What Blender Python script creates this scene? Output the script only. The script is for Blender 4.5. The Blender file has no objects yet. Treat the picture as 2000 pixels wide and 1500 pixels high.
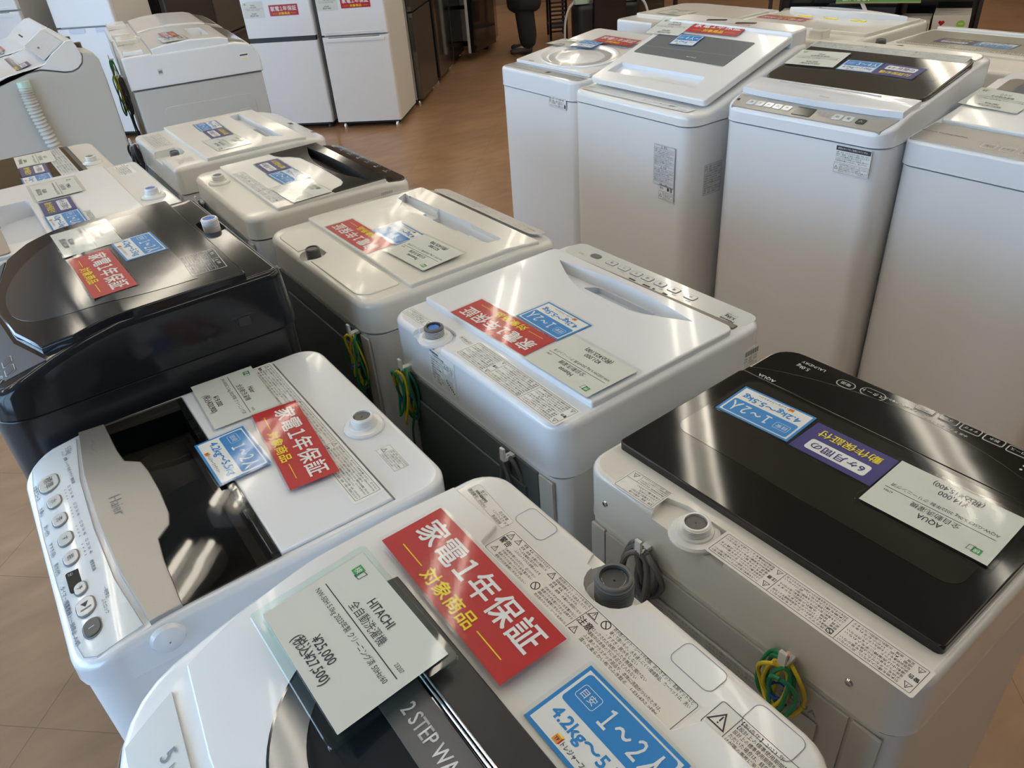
import bpy, bmesh, math, random
from mathutils import Vector, Matrix
R = math.radians
random.seed(7)
SC = bpy.context.scene
COL = SC.collection
def V3(*a): return Vector(a)
# ------------------------------------------------------------------ camera, world, lights, exposure
PITCH, ROLL, YAW, FPX = R(33.65), R(-4.88), R(33.56), 1486.0
fw = V3(math.sin(YAW)*math.cos(PITCH), math.cos(YAW)*math.cos(PITCH), -math.sin(PITCH))
r0 = V3(math.cos(YAW), -math.sin(YAW), 0); u0 = r0.cross(fw)
rt = r0*math.cos(ROLL) + u0*math.sin(ROLL); up = -r0*math.sin(ROLL) + u0*math.cos(ROLL)
cd = bpy.data.cameras.new('camera'); cam = bpy.data.objects.new('camera', cd); COL.objects.link(cam)
cd.sensor_width = 36; cd.lens = FPX/2000*36; cd.clip_start = .02; cd.clip_end = 100
cam.matrix_world = Matrix(((rt.x, up.x, -fw.x, 0), (rt.y, up.y, -fw.y, 0), (rt.z, up.z, -fw.z, 1.593), (0, 0, 0, 1)))
SC.camera = cam
SC.view_settings.view_transform = 'Standard'; SC.view_settings.look = 'None'
SC.view_settings.gamma = 1; SC.view_settings.use_curve_mapping = False
SC.view_settings.exposure = -0.78
try:
    SC.cycles.use_denoising = True; SC.cycles.max_bounces = 8; SC.cycles.transparent_max_bounces = 12
    SC.cycles.caustics_reflective = False; SC.cycles.caustics_refractive = False; SC.cycles.sample_clamp_indirect = 6
except Exception: pass
w = bpy.data.worlds.new('world'); SC.world = w; w.use_nodes = True
bg = w.node_tree.nodes['Background']; bg.inputs[0].default_value = (.48, .70, 1, 1); bg.inputs[1].default_value = 13.0
# the shop is turned 45 degrees against the washer rows: E1 along the fridge fronts, E2 into the shop
FA = -.745
E1 = V3(math.cos(FA), math.sin(FA), 0); E2 = V3(-E1.y, E1.x, 0)
CEIL = 3.0
RX0, RX1, RY0, RY1 = -6.2, 9.0, -3.2, 12.5      # room in (E1, E2) metres
def ee(a, b, z=0): return E1*a + E2*b + V3(0, 0, z)
TUBE_POWER = 22.0

# ------------------------------------------------------------------ materials
MATS = {}
def mat(name, col, rough=.5, metal=0, coat=0, spec=.5, emit=0, bump=0, bscale=40, noise=0, trans=0, nscale=8):
    if name in MATS: return MATS[name]
    m = bpy.data.materials.new(name); m.use_nodes = True; nt = m.node_tree; b = nt.nodes['Principled BSDF']
    c = (*col, 1)
    b.inputs['Base Color'].default_value = c; b.inputs['Roughness'].default_value = rough; b.inputs['Metallic'].default_value = metal
    b.inputs['Coat Weight'].default_value = coat; b.inputs['Coat Roughness'].default_value = .05; b.inputs['Specular IOR Level'].default_value = spec
    if emit: b.inputs['Emission Color'].default_value = c; b.inputs['Emission Strength'].default_value = emit
    tc = None
    if bump or noise:
        tc = nt.nodes.new('ShaderNodeTexCoord')
    if noise:
        n = nt.nodes.new('ShaderNodeTexNoise'); n.inputs['Scale'].default_value = nscale; n.inputs['Detail'].default_value = 4
        nt.links.new(tc.outputs['Object'], n.inputs['Vector'])
        mx = nt.nodes.new('ShaderNodeMix'); mx.data_type = 'RGBA'; mx.inputs[6].default_value = c
        mx.inputs[7].default_value = (*[max(0, k*(1-noise)) for k in col], 1)
        nt.links.new(n.outputs['Fac'], mx.inputs[0]); nt.links.new(mx.outputs[2], b.inputs['Base Color'])
    if bump:
        n2 = nt.nodes.new('ShaderNodeTexNoise'); n2.inputs['Scale'].default_value = bscale; n2.inputs['Detail'].default_value = 2
        nt.links.new(tc.outputs['Object'], n2.inputs['Vector'])
        bp = nt.nodes.new('ShaderNodeBump'); bp.inputs['Strength'].default_value = 1; bp.inputs['Distance'].default_value = bump
        nt.links.new(n2.outputs['Fac'], bp.inputs['Height']); nt.links.new(bp.outputs['Normal'], b.inputs['Normal'])
    MATS[name] = m; return m
def clear(name, tint=(1, 1, 1), mixf=.06, rough=.03, bump=0, bscale=25, k=1.0):
    """clear or smoky plastic: see-through with a glossy surface"""
    if name in MATS: return MATS[name]
    m = bpy.data.materials.new(name); m.use_nodes = True; nt = m.node_tree; nt.nodes.clear()
    out = nt.nodes.new('ShaderNodeOutputMaterial'); tr = nt.nodes.new('ShaderNodeBsdfTransparent'); gl = nt.nodes.new('ShaderNodeBsdfGlossy')
    tr.inputs[0].default_value = (*tint, 1); gl.inputs['Roughness'].default_value = rough; gl.inputs[0].default_value = (1, 1, 1, 1)
    fr = nt.nodes.new('ShaderNodeFresnel'); fr.inputs[0].default_value = 1.45
    mx = nt.nodes.new('ShaderNodeMixShader'); ge = nt.nodes.new('ShaderNodeNewGeometry'); iv = nt.nodes.new('ShaderNodeMath'); iv.operation = 'SUBTRACT'; iv.inputs[0].default_value = 1
    nt.links.new(ge.outputs['Backfacing'], iv.inputs[1]); mu = nt.nodes.new('ShaderNodeMath'); mu.operation = 'MULTIPLY'; nt.links.new(iv.outputs[0], mu.inputs[0]); nt.links.new(fr.outputs[0], mu.inputs[1]); m3 = nt.nodes.new('ShaderNodeMath'); m3.operation = 'MULTIPLY'; m3.inputs[1].default_value = k; nt.links.new(mu.outputs[0], m3.inputs[0]); nt.links.new(m3.outputs[0], mx.inputs[0])
    nt.links.new(tr.outputs[0], mx.inputs[1]); nt.links.new(gl.outputs[0], mx.inputs[2]); nt.links.new(mx.outputs[0], out.inputs[0])
    if bump:
        tc = nt.nodes.new('ShaderNodeTexCoord'); n2 = nt.nodes.new('ShaderNodeTexNoise'); n2.inputs['Scale'].default_value = bscale
        nt.links.new(tc.outputs['Object'], n2.inputs['Vector'])
        bp = nt.nodes.new('ShaderNodeBump'); bp.inputs['Distance'].default_value = bump
        nt.links.new(n2.outputs['Fac'], bp.inputs['Height'])
        nt.links.new(bp.outputs['Normal'], gl.inputs['Normal']); nt.links.new(bp.outputs['Normal'], fr.inputs['Normal'])
    MATS[name] = m; return m

PLA = mat('white_plastic', (.80, .80, .79), .22, coat=.35, bump=.0004, bscale=6)
PLC = mat('cream_plastic', (.74, .725, .67), .2, coat=.25, bump=.0004, bscale=6)
PLO = mat('older_cream_plastic', (.72, .70, .65), .35, coat=.15)
PLB = mat('cool_white_plastic', (.78, .80, .83), .2, coat=.4, bump=.0003, bscale=5)
STL = mat('white_painted_steel', (.80, .805, .81), .38, coat=.1)
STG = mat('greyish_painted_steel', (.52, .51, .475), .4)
BLK = mat('black_gloss_plastic', (.010, .0095, .008), .07, spec=.42, bump=.0003, bscale=7)
BLM = mat('black_plastic', (.02, .02, .022), .35)
CHA = mat('charcoal_gloss_plastic', (.016, .017, .019), .09, spec=.32, bump=.0002, bscale=5)
CHM = mat('charcoal_plastic', (.016, .016, .018), .28, coat=.05)
GRN = mat('dark_green_steel', (.10, .12, .12), .42)
SIL = mat('silver_paint', (.40, .39, .37), .36, metal=.6, noise=.10, nscale=400)
SIL2 = mat('silver_film', (.42, .42, .43), .3, metal=.3)
LGR = mat('light_grey_film', (.60, .585, .55), .3)
PAN = mat('pale_panel_film', (.70, .72, .71), .16, coat=.6, bump=.0006, bscale=30)
INK = mat('black_ink', (.03, .03, .035), .6)
INKG = mat('grey_ink', (.22, .22, .24), .6)
INKL = mat('light_ink', (.62, .63, .64), .6)
PAPER = mat('white_label_paper', (.80, .80, .77), .5)
PPR = mat('price_paper', (.70, .71, .655), .5)
WHT = mat('print_white', (.84, .84, .82), .5)
RED = mat('print_red', (.44, .003, .008), .4)
YEL = mat('print_yellow', (.88, .72, .01), .5)
BLU = mat('print_blue', (.005, .21, .58), .4)
NVY = mat('print_navy', (.020, .014, .17), .4)
GRE = mat('print_green', (.03, .33, .07), .5)
ORG = mat('print_orange', (.8, .28, .03), .5)
RUB = mat('grey_rubber', (.11, .11, .11), .5)
RUBD = mat('dark_rubber', (.03, .03, .03), .5)
CRD = mat('grey_cable', (.13, .13, .135), .45)
WGR = mat('wire_green', (.012, .22, .09), .35)
WYE = mat('wire_yellow', (.70, .52, .02), .35)
TIE = mat('blue_tie', (.01, .05, .45), .4)
COP = mat('bare_copper', (.55, .2, .1), .35, metal=.7)
CHR = mat('chrome', (.75, .75, .75), .12, metal=1)
BLUC = mat('blue_valve_cap', (.02, .16, .6), .35)
WELL = mat('wash_tub_plastic', (.05, .07, .12), .3)
WELB = mat('wash_tub_steel', (.35, .36, .38), .3, metal=.7)
SLV = clear('laminate_film', (.97, .98, .98), rough=.06, bump=.00035, bscale=9, k=.62)
ACR = clear('clear_acrylic', (.90, .96, .95), rough=.03)
SMK = clear('smoky_lid_plastic', (.44, .43, .40), rough=.03, bump=.0005, bscale=6)
SMK2 = clear('smoky_grey_plastic', (.42, .41, .38), rough=.04, bump=.0006, bscale=6)
CLR = clear('clear_hinge_plastic', (.82, .84, .84), rough=.05)

# ------------------------------------------------------------------ mesh builder
TXC = {}
def glyphs(s, bold, res):
    k = (s, bold, res)
    if k in TXC: return TXC[k]
    cu = bpy.data.curves.new('t', 'FONT'); cu.body = s; cu.resolution_u = res; cu.fill_mode = 'FRONT'; cu.offset = bold
    o = bpy.data.objects.new('t', cu); me = bpy.data.meshes.new_from_object(o)
    vs = [(v.co.x, v.co.y) for v in me.vertices]; fs = [tuple(p.vertices) for p in me.polygons if p.area > 1e-9]
    up_ = [me.polygons[i].normal.z for i in range(min(3, len(me.polygons)))]
    if up_ and up_[0] < 0: fs = [f[::-1] for f in fs]
    bpy.data.meshes.remove(me); bpy.data.objects.remove(o); bpy.data.curves.remove(cu)
    x0 = min((v[0] for v in vs), default=0); x1 = max((v[0] for v in vs), default=1)
    TXC[k] = (vs, fs, x0, x1); return TXC[k]

def rrect(w, d, r, n=5, sub=6, cx=0, cy=0):
    """rounded rectangle outline, counter-clockwise; r may be (back, front)"""
    rb, rf = (r, r) if not isinstance(r, tuple) else r
    pts = []
    cs = [(w/2-rb, d/2-rb, 0, rb), (-w/2+rb, d/2-rb, 90, rb), (-w/2+rf, -d/2+rf, 180, rf), (w/2-rf, -d/2+rf, 270, rf)]
    for i, (x, y, a, q) in enumerate(cs):
        arc = [(x+q*math.cos(R(a+90*k/n)), y+q*math.sin(R(a+90*k/n))) for k in range(n+1)]
        pts += arc
        nx, ny, na, nq = cs[(i+1) % 4]; e = (nx+nq*math.cos(R(na)), ny+nq*math.sin(R(na)))
        for k in range(1, sub): pts.append((arc[-1][0]+(e[0]-arc[-1][0])*k/sub, arc[-1][1]+(e[1]-arc[-1][1])*k/sub))
    return [(x+cx, y+cy) for x, y in pts]

def inset(poly, d):
    n = len(poly); out = []
    for i in range(n):
        a, b, c = poly[i-1], poly[i], poly[(i+1) % n]
        e1 = (b[0]-a[0], b[1]-a[1]); e2 = (c[0]-b[0], c[1]-b[1])
        l1 = math.hypot(*e1) or 1; l2 = math.hypot(*e2) or 1
        nx = -(e1[1]/l1+e2[1]/l2); ny = (e1[0]/l1+e2[0]/l2); l = math.hypot(nx, ny) or 1
        nx /= l; ny /= l
        cs = max(.35, nx*(-e1[1]/l1)+ny*(e1[0]/l1))
        out.append((b[0]+nx*d/cs, b[1]+ny*d/cs))
    return out

def wn_(o):
    md = o.modifiers.new('weighted', 'WEIGHTED_NORMAL'); md.keep_sharp = True; md.weight = 80; return o
class MB:
    def __init__(s, M=None): s.v = []; s.f = []; s.m = []; s.mats = []; s.M = M
    def mi(s, m):
        if m not in s.mats: s.mats.append(m)
        return s.mats.index(m)
    def add(s, vs, fs, m):
        o = len(s.v); k = s.mi(m)
        if s.M is not None: vs = [tuple(s.M @ Vector(v)) for v in vs]
        s.v.extend(vs); s.f.extend([tuple(i+o for i in f) for f in fs]); s.m.extend([k]*len(fs)); return s
    def rings(s, rs, m, cap0=True, cap1=True, closed=True):
        n = len(rs[0]); vs = [p for r in rs for p in r]; fs = []
        for i in range(len(rs)-1):
            for j in range(n if closed else n-1):
                k = (j+1) % n; fs.append((i*n+j, i*n+k, (i+1)*n+k, (i+1)*n+j))
        if cap0: fs.append(tuple(range(n))[::-1])
        if cap1: fs.append(tuple((len(rs)-1)*n+j for j in range(n)))
        return s.add(vs, fs, m)
    def slab(s, poly, z0, z1, m, f=0, g=None, steps=3, bot=False):
        """prism with rounded upper edge; g(x, y) adds a height to the top"""
        g = g or (lambda x, y: 0); rs = []
        def ring(p, z, wgt=1): return [(x, y, z+(g(x, y)*wgt)) for x, y in p]
        rs.append(ring(poly, z0, 1 if bot else 0))
        if f:
            for k in range(steps+1):
                a = math.pi/2*k/steps; rs.append(ring(inset(poly, f*(1-math.cos(a))), z1-f+f*math.sin(a)))
        else: rs.append(ring(poly, z1))
        last = inset(poly, f) if f else poly
        cx = sum(p[0] for p in last)/len(last); cy = sum(p[1] for p in last)/len(last)
        if g(cx+.05, cy+.1) != g(cx-.05, cy-.1) or g(cx, cy) != g(*last[0]):
            for sc in (.85, .7, .5, .3, .12): rs.append(ring([(cx+(x-cx)*sc, cy+(y-cy)*sc) for x, y in last], z1))
        return s.rings(rs, m)
    def box(s, x0, x1, y0, y1, z0, z1, m, f=0):
        return s.slab([(x0, y0), (x1, y0), (x1, y1), (x0, y1)], z0, z1, m, f)
    def lathe(s, prof, m, c=(0, 0, 0), n=28, cap0=True, cap1=True, sx=1):
        return s.rings([[(c[0]+r*math.cos(2*math.pi*k/n)*sx, c[1]+r*math.sin(2*math.pi*k/n), c[2]+z) for k in range(n)] for r, z in prof], m, cap0, cap1)
    def tube(s, pts, r, m, n=8, smooth=4, m2=None):
        P = [Vector(p) for p in pts]
        if smooth and len(P) > 2:
            Q = []; E = [P[0]*2-P[1]]+P+[P[-1]*2-P[-2]]
            for i in range(1, len(E)-2):
                for k in range(smooth):
                    t = k/smooth; a, b, c, d = E[i-1], E[i], E[i+1], E[i+2]
                    Q.append(.5*((2*b)+(c-a)*t+(2*a-5*b+4*c-d)*t*t+(3*b-a-3*c+d)*t**3))
            Q.append(P[-1]); P = Q
        rs = []; prev = None
        for i, p in enumerate(P):
            t = (P[min(i+1, len(P)-1)]-P[max(i-1, 0)]).normalized()
            if prev is None: u = t.orthogonal().normalized()
            else: u = (prev-t*prev.dot(t)); u = u.normalized() if u.length > 1e-6 else t.orthogonal().normalized()
            prev = u; w_ = t.cross(u); rr = r(i/(len(P)-1)) if callable(r) else r
            rs.append([tuple(p+(u*math.cos(2*math.pi*k/n)+w_*math.sin(2*math.pi*k/n))*rr) for k in range(n)])
        f0 = len(s.f); s.rings(rs, m)
        if m2:
            k2 = s.mi(m2)
            for j in range(f0, len(s.f)):
                if ((j-f0)//1) % n in (0, 1, 2): s.m[j] = k2
        return s
    def text(s, t, x, y, h, m, z=0, al='c', sx=1, bold=0, rot=0, res=2, fit=None):
        if bold > .011 and res != 9:      # heavier strokes: the same outline laid a hair to each side
            for dx in (-.7, .7):
                for dy in (-.7, .7): z += .00002; s.text(t, x+(dx*math.cos(R(rot))-dy*math.sin(R(rot)))*bold*h, y+(dx*math.sin(R(rot))+dy*math.cos(R(rot)))*bold*h, h, m, z, al, sx, 0, rot, max(2, res), fit)
            return s
        vs, fs, x0, x1 = glyphs(t, 0, res)
        if fit: sx = fit/((x1-x0)*h)
        k = h*sx; ox = {'c': (x0+x1)/2, 'l': x0, 'r': x1}[al]
        c, q = math.cos(R(rot)), math.sin(R(rot))
        out = []
        for a, b in vs:
            px = (a-ox)*k; py = (b-.36)*h
            out.append((x+px*c-py*q, y+px*q+py*c, z))
        return s.add(out, fs, m)
    def poly(s, pts, m, z=0): return s.add([(x, y, z) for x, y in pts], [tuple(range(len(pts)))], m)
    def rect(s, x0, y0, x1, y1, m, z=0, r=0):
        if r: return s.poly(rrect(x1-x0, y1-y0, r, 4, 1, (x0+x1)/2, (y0+y1)/2), m, z)
        return s.poly([(x0, y0), (x1, y0), (x1, y1), (x0, y1)], m, z)
    def line(s, x0, y0, x1, y1, t, m, z=0):
        dx, dy = x1-x0, y1-y0; l = math.hypot(dx, dy); nx, ny = -dy/l*t/2, dx/l*t/2
        return s.poly([(x0-nx, y0-ny), (x1-nx, y1-ny), (x1+nx, y1+ny), (x0+nx, y0+ny)], m, z)
    def outline(s, pts, t, m, z=0):
        q = inset(pts, t); n = len(pts)
        return s.add([(x, y, z) for x, y in pts]+[(x, y, z) for x, y in q], [(i, (i+1) % n, n+(i+1) % n, n+i) for i in range(n)], m)
    def frame(s, x0, y0, x1, y1, t, m, z=0, r=0):
        p = rrect(x1-x0, y1-y0, r, 4, 1, (x0+x1)/2, (y0+y1)/2) if r else [(x0, y0), (x1, y0), (x1, y1), (x0, y1)]
        return s.outline(p, t, m, z)
    def disc(s, x, y, r, m, z=0, n=20, sx=1): return s.poly([(x+r*sx*math.cos(2*math.pi*k/n), y+r*math.sin(2*math.pi*k/n)) for k in range(n)], m, z)
    def ring(s, x, y, r, t, m, z=0, n=20, sx=1): return s.outline([(x+r*sx*math.cos(2*math.pi*k/n), y+r*math.sin(2*math.pi*k/n)) for k in range(n)], t, m, z)
    def warn(s, x, y, h, m=None, z=0):
        m = m or INK; p = [(x-h*.58, y-h*.5), (x+h*.58, y-h*.5), (x, y+h*.5)]
        s.outline(p, h*.085, m, z); s.rect(x-h*.04, y-h*.15, x+h*.04, y+h*.2, m, z); return s.rect(x-h*.04, y-h*.32, x+h*.04, y-h*.23, m, z)
    def ban(s, x, y, r, m=None, z=0):
        m = m or INK; s.ring(x, y, r, r*.2, m, z); return s.line(x-r*.65, y+r*.65, x+r*.65, y-r*.65, r*.2, m, z)
    def build(s, name, parent=None, loc=None, rot=None, smooth=35, M=None):
        me = bpy.data.meshes.new(name); me.from_pydata(s.v, [], s.f)
        for m in s.mats: me.materials.append(m)
        if len(s.mats) > 1: me.polygons.foreach_set('material_index', s.m)
        if smooth: me.shade_smooth(); me.set_sharp_from_angle(angle=R(smooth))
        me.update(); o = bpy.data.objects.new(name, me); COL.objects.link(o)
        if parent: o.parent = parent
        if loc: o.location = loc
        if rot: o.rotation_euler = rot
        if smooth and len(s.f) < 6000: wn_(o)
        return o

def cut(o, *cutters, smooth=35):
    """carve real recesses out of a mesh part"""
    for c in cutters:
        me = bpy.data.meshes.new('c'); me.from_pydata(c.v, [], c.f); me.materials.append(c.mats[0])
        bm = bmesh.new(); bm.from_mesh(me); bmesh.ops.recalc_face_normals(bm, faces=bm.faces); bm.to_mesh(me); bm.free()
        co = bpy.data.objects.new('c', me); COL.objects.link(co)
        bm = bmesh.new(); bm.from_mesh(o.data); bmesh.ops.recalc_face_normals(bm, faces=bm.faces); bm.to_mesh(o.data); bm.free()
        par, loc, rot = o.parent, o.location.copy(), o.rotation_euler.copy()
        o.parent = None; o.location = (0, 0, 0); o.rotation_euler = (0, 0, 0)
        o.modifiers.clear(); md = o.modifiers.new('b', 'BOOLEAN'); md.operation = 'DIFFERENCE'; md.solver = 'EXACT'; md.object = co; md.material_mode = 'TRANSFER'
        dg = bpy.context.evaluated_depsgraph_get(); dg.update()
        nm = bpy.data.meshes.new_from_object(o.evaluated_get(dg)); o.modifiers.clear()
        nm.name = o.name; o.data = nm; o.parent = par; o.location = loc; o.rotation_euler = rot; wn_(o)
        nm.shade_smooth(); nm.set_sharp_from_angle(angle=R(smooth))
        bpy.data.objects.remove(co)
    return o
def tag(o, label, cat, group=None, kind=None):
    if label: o['label'] = label
    if cat: o['category'] = cat
    if group: o['group'] = group
    if kind: o['kind'] = kind
    return o
def empty(name, label, cat, loc, rz=0, group=None):
    o = bpy.data.objects.new(name, None); COL.objects.link(o); o.location = loc; o.rotation_euler = (0, 0, rz); o.empty_display_size = .1
    return tag(o, label, cat, group)
def copy_tree(o, parent=None):
    c = o.copy(); COL.objects.link(c); c.parent = parent
    for ch in list(o.children): copy_tree(ch, c)
    return c

# ------------------------------------------------------------------ the room
def box_obj(name, a0, a1, b0, b1, z0, z1, m):
    mb = MB(); c = [ee(a0, b0), ee(a1, b0), ee(a1, b1), ee(a0, b1)]
    mb.slab([(p.x, p.y) for p in c], z0, z1, m); o = mb.build(name, smooth=0); o['kind'] = 'structure'; return o
def floor_mat():
    m = bpy.data.materials.new('vinyl_floor'); m.use_nodes = True; nt = m.node_tree; b = nt.nodes['Principled BSDF']; L = nt.links.new; N = nt.nodes.new
    tc = N('ShaderNodeTexCoord'); mp = N('ShaderNodeMapping'); mp.inputs['Rotation'].default_value = (0, 0, -FA); L(tc.outputs['Object'], mp.inputs[0])
    br = N('ShaderNodeTexBrick'); br.offset = 0; br.inputs['Scale'].default_value = 1; br.inputs['Mortar Size'].default_value = .0015
    br.inputs['Brick Width'].default_value = .45; br.inputs['Row Height'].default_value = .45
    br.inputs['Color1'].default_value = (.34, .205, .115, 1); br.inputs['Color2'].default_value = (.32, .19, .105, 1); br.inputs['Mortar'].default_value = (.22, .13, .07, 1)
    L(mp.outputs[0], br.inputs[0])
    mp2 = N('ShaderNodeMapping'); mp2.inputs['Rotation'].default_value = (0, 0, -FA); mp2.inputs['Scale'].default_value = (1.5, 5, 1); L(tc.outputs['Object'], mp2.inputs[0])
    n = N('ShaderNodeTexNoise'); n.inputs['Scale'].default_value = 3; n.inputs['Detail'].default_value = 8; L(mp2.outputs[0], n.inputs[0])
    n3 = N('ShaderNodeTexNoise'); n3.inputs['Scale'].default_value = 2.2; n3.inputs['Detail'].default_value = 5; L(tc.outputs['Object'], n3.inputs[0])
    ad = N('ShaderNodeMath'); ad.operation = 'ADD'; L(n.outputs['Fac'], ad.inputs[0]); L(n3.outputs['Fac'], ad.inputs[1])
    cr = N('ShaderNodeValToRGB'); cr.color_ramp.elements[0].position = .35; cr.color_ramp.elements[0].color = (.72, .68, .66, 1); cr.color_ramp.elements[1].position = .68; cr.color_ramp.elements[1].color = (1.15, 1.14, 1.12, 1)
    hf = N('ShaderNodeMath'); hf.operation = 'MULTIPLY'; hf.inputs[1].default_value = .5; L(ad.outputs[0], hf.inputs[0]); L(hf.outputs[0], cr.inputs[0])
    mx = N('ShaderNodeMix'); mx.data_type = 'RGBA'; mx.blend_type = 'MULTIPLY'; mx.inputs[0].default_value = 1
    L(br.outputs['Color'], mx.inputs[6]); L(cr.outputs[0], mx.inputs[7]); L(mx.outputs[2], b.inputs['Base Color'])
    b.inputs['Roughness'].default_value = .28
    n4 = N('ShaderNodeTexNoise'); n4.inputs['Scale'].default_value = 5; L(tc.outputs['Object'], n4.inputs[0])
    bp = N('ShaderNodeBump'); bp.inputs['Distance'].default_value = .004; bp.inputs['Strength'].default_value = .5; L(n4.outputs['Fac'], bp.inputs['Height']); L(bp.outputs[0], b.inputs['Normal'])
    return m
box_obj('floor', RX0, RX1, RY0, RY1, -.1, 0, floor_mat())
box_obj('ceiling', RX0, RX1, RY0, RY1, CEIL+.16, CEIL+.3, mat('ceiling_panel', (.20, .195, .18), .8))
WM = mat('beige_wall', (.40, .31, .21), .8); WP = mat('brown_wood_wall', (.25, .14, .07), .5, noise=.3, nscale=3)
box_obj('wall_back', RX0, RX1, RY1, RY1+.15, 0, CEIL+.3, WP)
box_obj('wall_right', RX1, RX1+.15, RY0, RY1, 0, CEIL+.3, WM)
# glazed shop front on the left and part of the near side: piers with big panes between them
PIER = mat('shop_front_frame', (.35, .36, .36), .4)
GLS = clear('window_glass', (.96, .98, .98), rough=.01)
def glazed(side, fixed, s0, s1, axis, step=2.4):
    mb = MB(); m = PIER; t = .12
    def bx(a0, a1, z0, z1):
        if axis == 'a': c = [ee(a0, fixed-t), ee(a1, fixed-t), ee(a1, fixed), ee(a0, fixed)]
        else: c = [ee(fixed-t, a0), ee(fixed, a0), ee(fixed, a1), ee(fixed-t, a1)]
        mb.slab([(p.x, p.y) for p in c], z0, z1, m)
    bx(s0, s1, 0, .12); bx(s0, s1, 2.75, CEIL+.3)
    k = s0; panes = []
    while k < s1-.1:
        bx(k, k+.12, .12, 2.75); k2 = min(k+step, s1); panes.append((k+.12, k2)); k += step
    bx(s1-.12, s1, .12, 2.75)
    o = mb.build('wall_'+side, smooth=0); o['kind'] = 'structure'; return panes
panes = [('b', RX0, p) for p in glazed('left', RX0, RY0, 3.4, 'b')] + [('a', RY0, p) for p in glazed('near', RY0, RX0, -1.9, 'a')]
box_obj('wall_near_solid', -1.9, RX1, RY0-.15, RY0, 0, CEIL+.3, WM)['kind'] = 'structure'
box_obj('wall_left_solid', RX0-.15, RX0, 3.4, RY1, 0, CEIL+.3, WM)
for i, (ax, fx, (p0, p1)) in enumerate(panes):
    mb = MB(); t = .06
    c = [ee(p0, fx-t-.01), ee(p1, fx-t-.01), ee(p1, fx-t), ee(p0, fx-t)] if ax == 'a' else [ee(fx-t-.01, p0), ee(fx-t, p0), ee(fx-t, p1), ee(fx-t-.01, p1)]
    mb.slab([(q.x, q.y) for q in c], .12, 2.75, GLS); o = mb.build('window_%d' % (i+1), smooth=0); o['kind'] = 'structure'
    # daylight portal just outside each pane
    l = bpy.data.lights.new('daylight', 'AREA'); l.shape = 'RECTANGLE'; l.size = p1-p0; l.size_y = 2.63; l.cycles.is_portal = True
    lo = bpy.data.objects.new('daylight', l); COL.objects.link(lo)
    mid = (p0+p1)/2; pos = ee(mid, fx-.14, 1.43) if ax == 'a' else ee(fx-.14, mid, 1.43)
    lo.location = pos; d = E2 if ax == 'a' else E1
    lo.rotation_euler = d.to_track_quat('-Z', 'Y').to_euler()
# ceiling lights: twin fluorescent battens in rows along E2
TUB = mat('fluorescent_tube', (1, .91, .76), .5, emit=TUBE_POWER)
FIX = mat('batten_white', (.7, .7, .68), .4)
def make_light():
    t = empty('ceiling_light', 'twin-tube fluorescent batten hanging from the shop ceiling', 'ceiling light', (0, 0, CEIL), 0, 'fluorescent ceiling battens')
    mb = MB(); mb.slab([(-.10, -.62), (.10, -.62), (.10, .62), (-.10, .62)], .05, .16, FIX)
    mb.add([(-.03, -.62, .05), (.03, -.62, .05), (.03, .62, .05), (-.03, .62, .05), (0, -.62, .0), (0, .62, .0)], [(0, 4, 5, 3), (4, 1, 2, 5)], FIX)
    mb.build('housing', t, smooth=0)
    for s in (-.065, .065):
        m2 = MB(); m2.tube([(s, -.60, .012), (s, .60, .012)], .016, TUB, 10, 0); m2.build('tube', t)
    return t
L0 = make_light(); first = True
for i in range(-4, 4):
    for j in range(-1, 7):
        o = L0 if first else copy_tree(L0); first = False
        a = .5+1.35*i; b = 3.6+1.5*(j-1)
        p = ee(a, b, CEIL); o.location = p; o.rotation_euler = (0, 0, math.atan2(E2.y, E2.x)-math.pi/2)

# ------------------------------------------------------------------ price cards
def sleeve(w, h, t=.0014, m=SLV, r=.004):
    mb = MB(); mb.slab(rrect(w, h, r, 3, 6), -.0003, t, m, .0003, steps=1); return mb
def red_card():
    mb = MB(); z = .0006; mb.rect(-.1125, -.0375, .1125, .0375, RED, .0002)
    for ch, x in (('家', -.0840), ('電', -.0480), ('１', -.0170), ('年', .0130), ('保', .0490), ('証', .0850)): mb.text(ch, x, .011, .0345, WHT, z, bold=.022, res=3)
    mb.text('対象商品', 0, -.022, .0195, YEL, z, bold=.022, fit=.088)
    mb.rect(-.092, -.0225, -.052, -.0213, YEL, z); mb.rect(.052, -.0225, .092, -.0213, YEL, z); return mb
def blue_card(a='１～２人', b='4.2kg～5.5kg'):
    mb = MB(); z = .0004; mb.rect(-.0625, -.040, .0625, .040, BLU, .0002); mb.rect(-.0585, -.036, .0585, .036, WHT, z)
    mb.poly(rrect(.111, .037, .004, 4, 1, 0, .0155), BLU, .0006)
    mb.frame(-.050, .008, -.026, .024, .0006, WHT, .0008, .003); mb.text('目安', -.038, .016, .0095, WHT, .0008)
    mb.text(a, .018, .015, .028, WHT, .0008, bold=.015, fit=.068); mb.text(b, 0, -.014, .0175, BLU, .0006, bold=.03, fit=.1)
    k = .0009; mb.poly([(-.030, -.0345), (-.023, -.0345), (-.023, -.0275), (-.030, -.0275)], ORG, .0006); mb.poly([(-.030, -.0275), (-.023, -.0275), (-.0215, -.0260), (-.0285, -.0260)], YEL, .0006)
    mb.poly([(-.023, -.0345), (-.0215, -.033), (-.0215, -.026), (-.023, -.0275)], RED, .0006)
    mb.text('TF', -.0265, -.031, .0045, INK, .0008, bold=.03); mb.text('トレジャーファクトリー', .006, -.0305, .0062, INK, .0006, bold=.02, fit=.052); return mb
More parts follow.
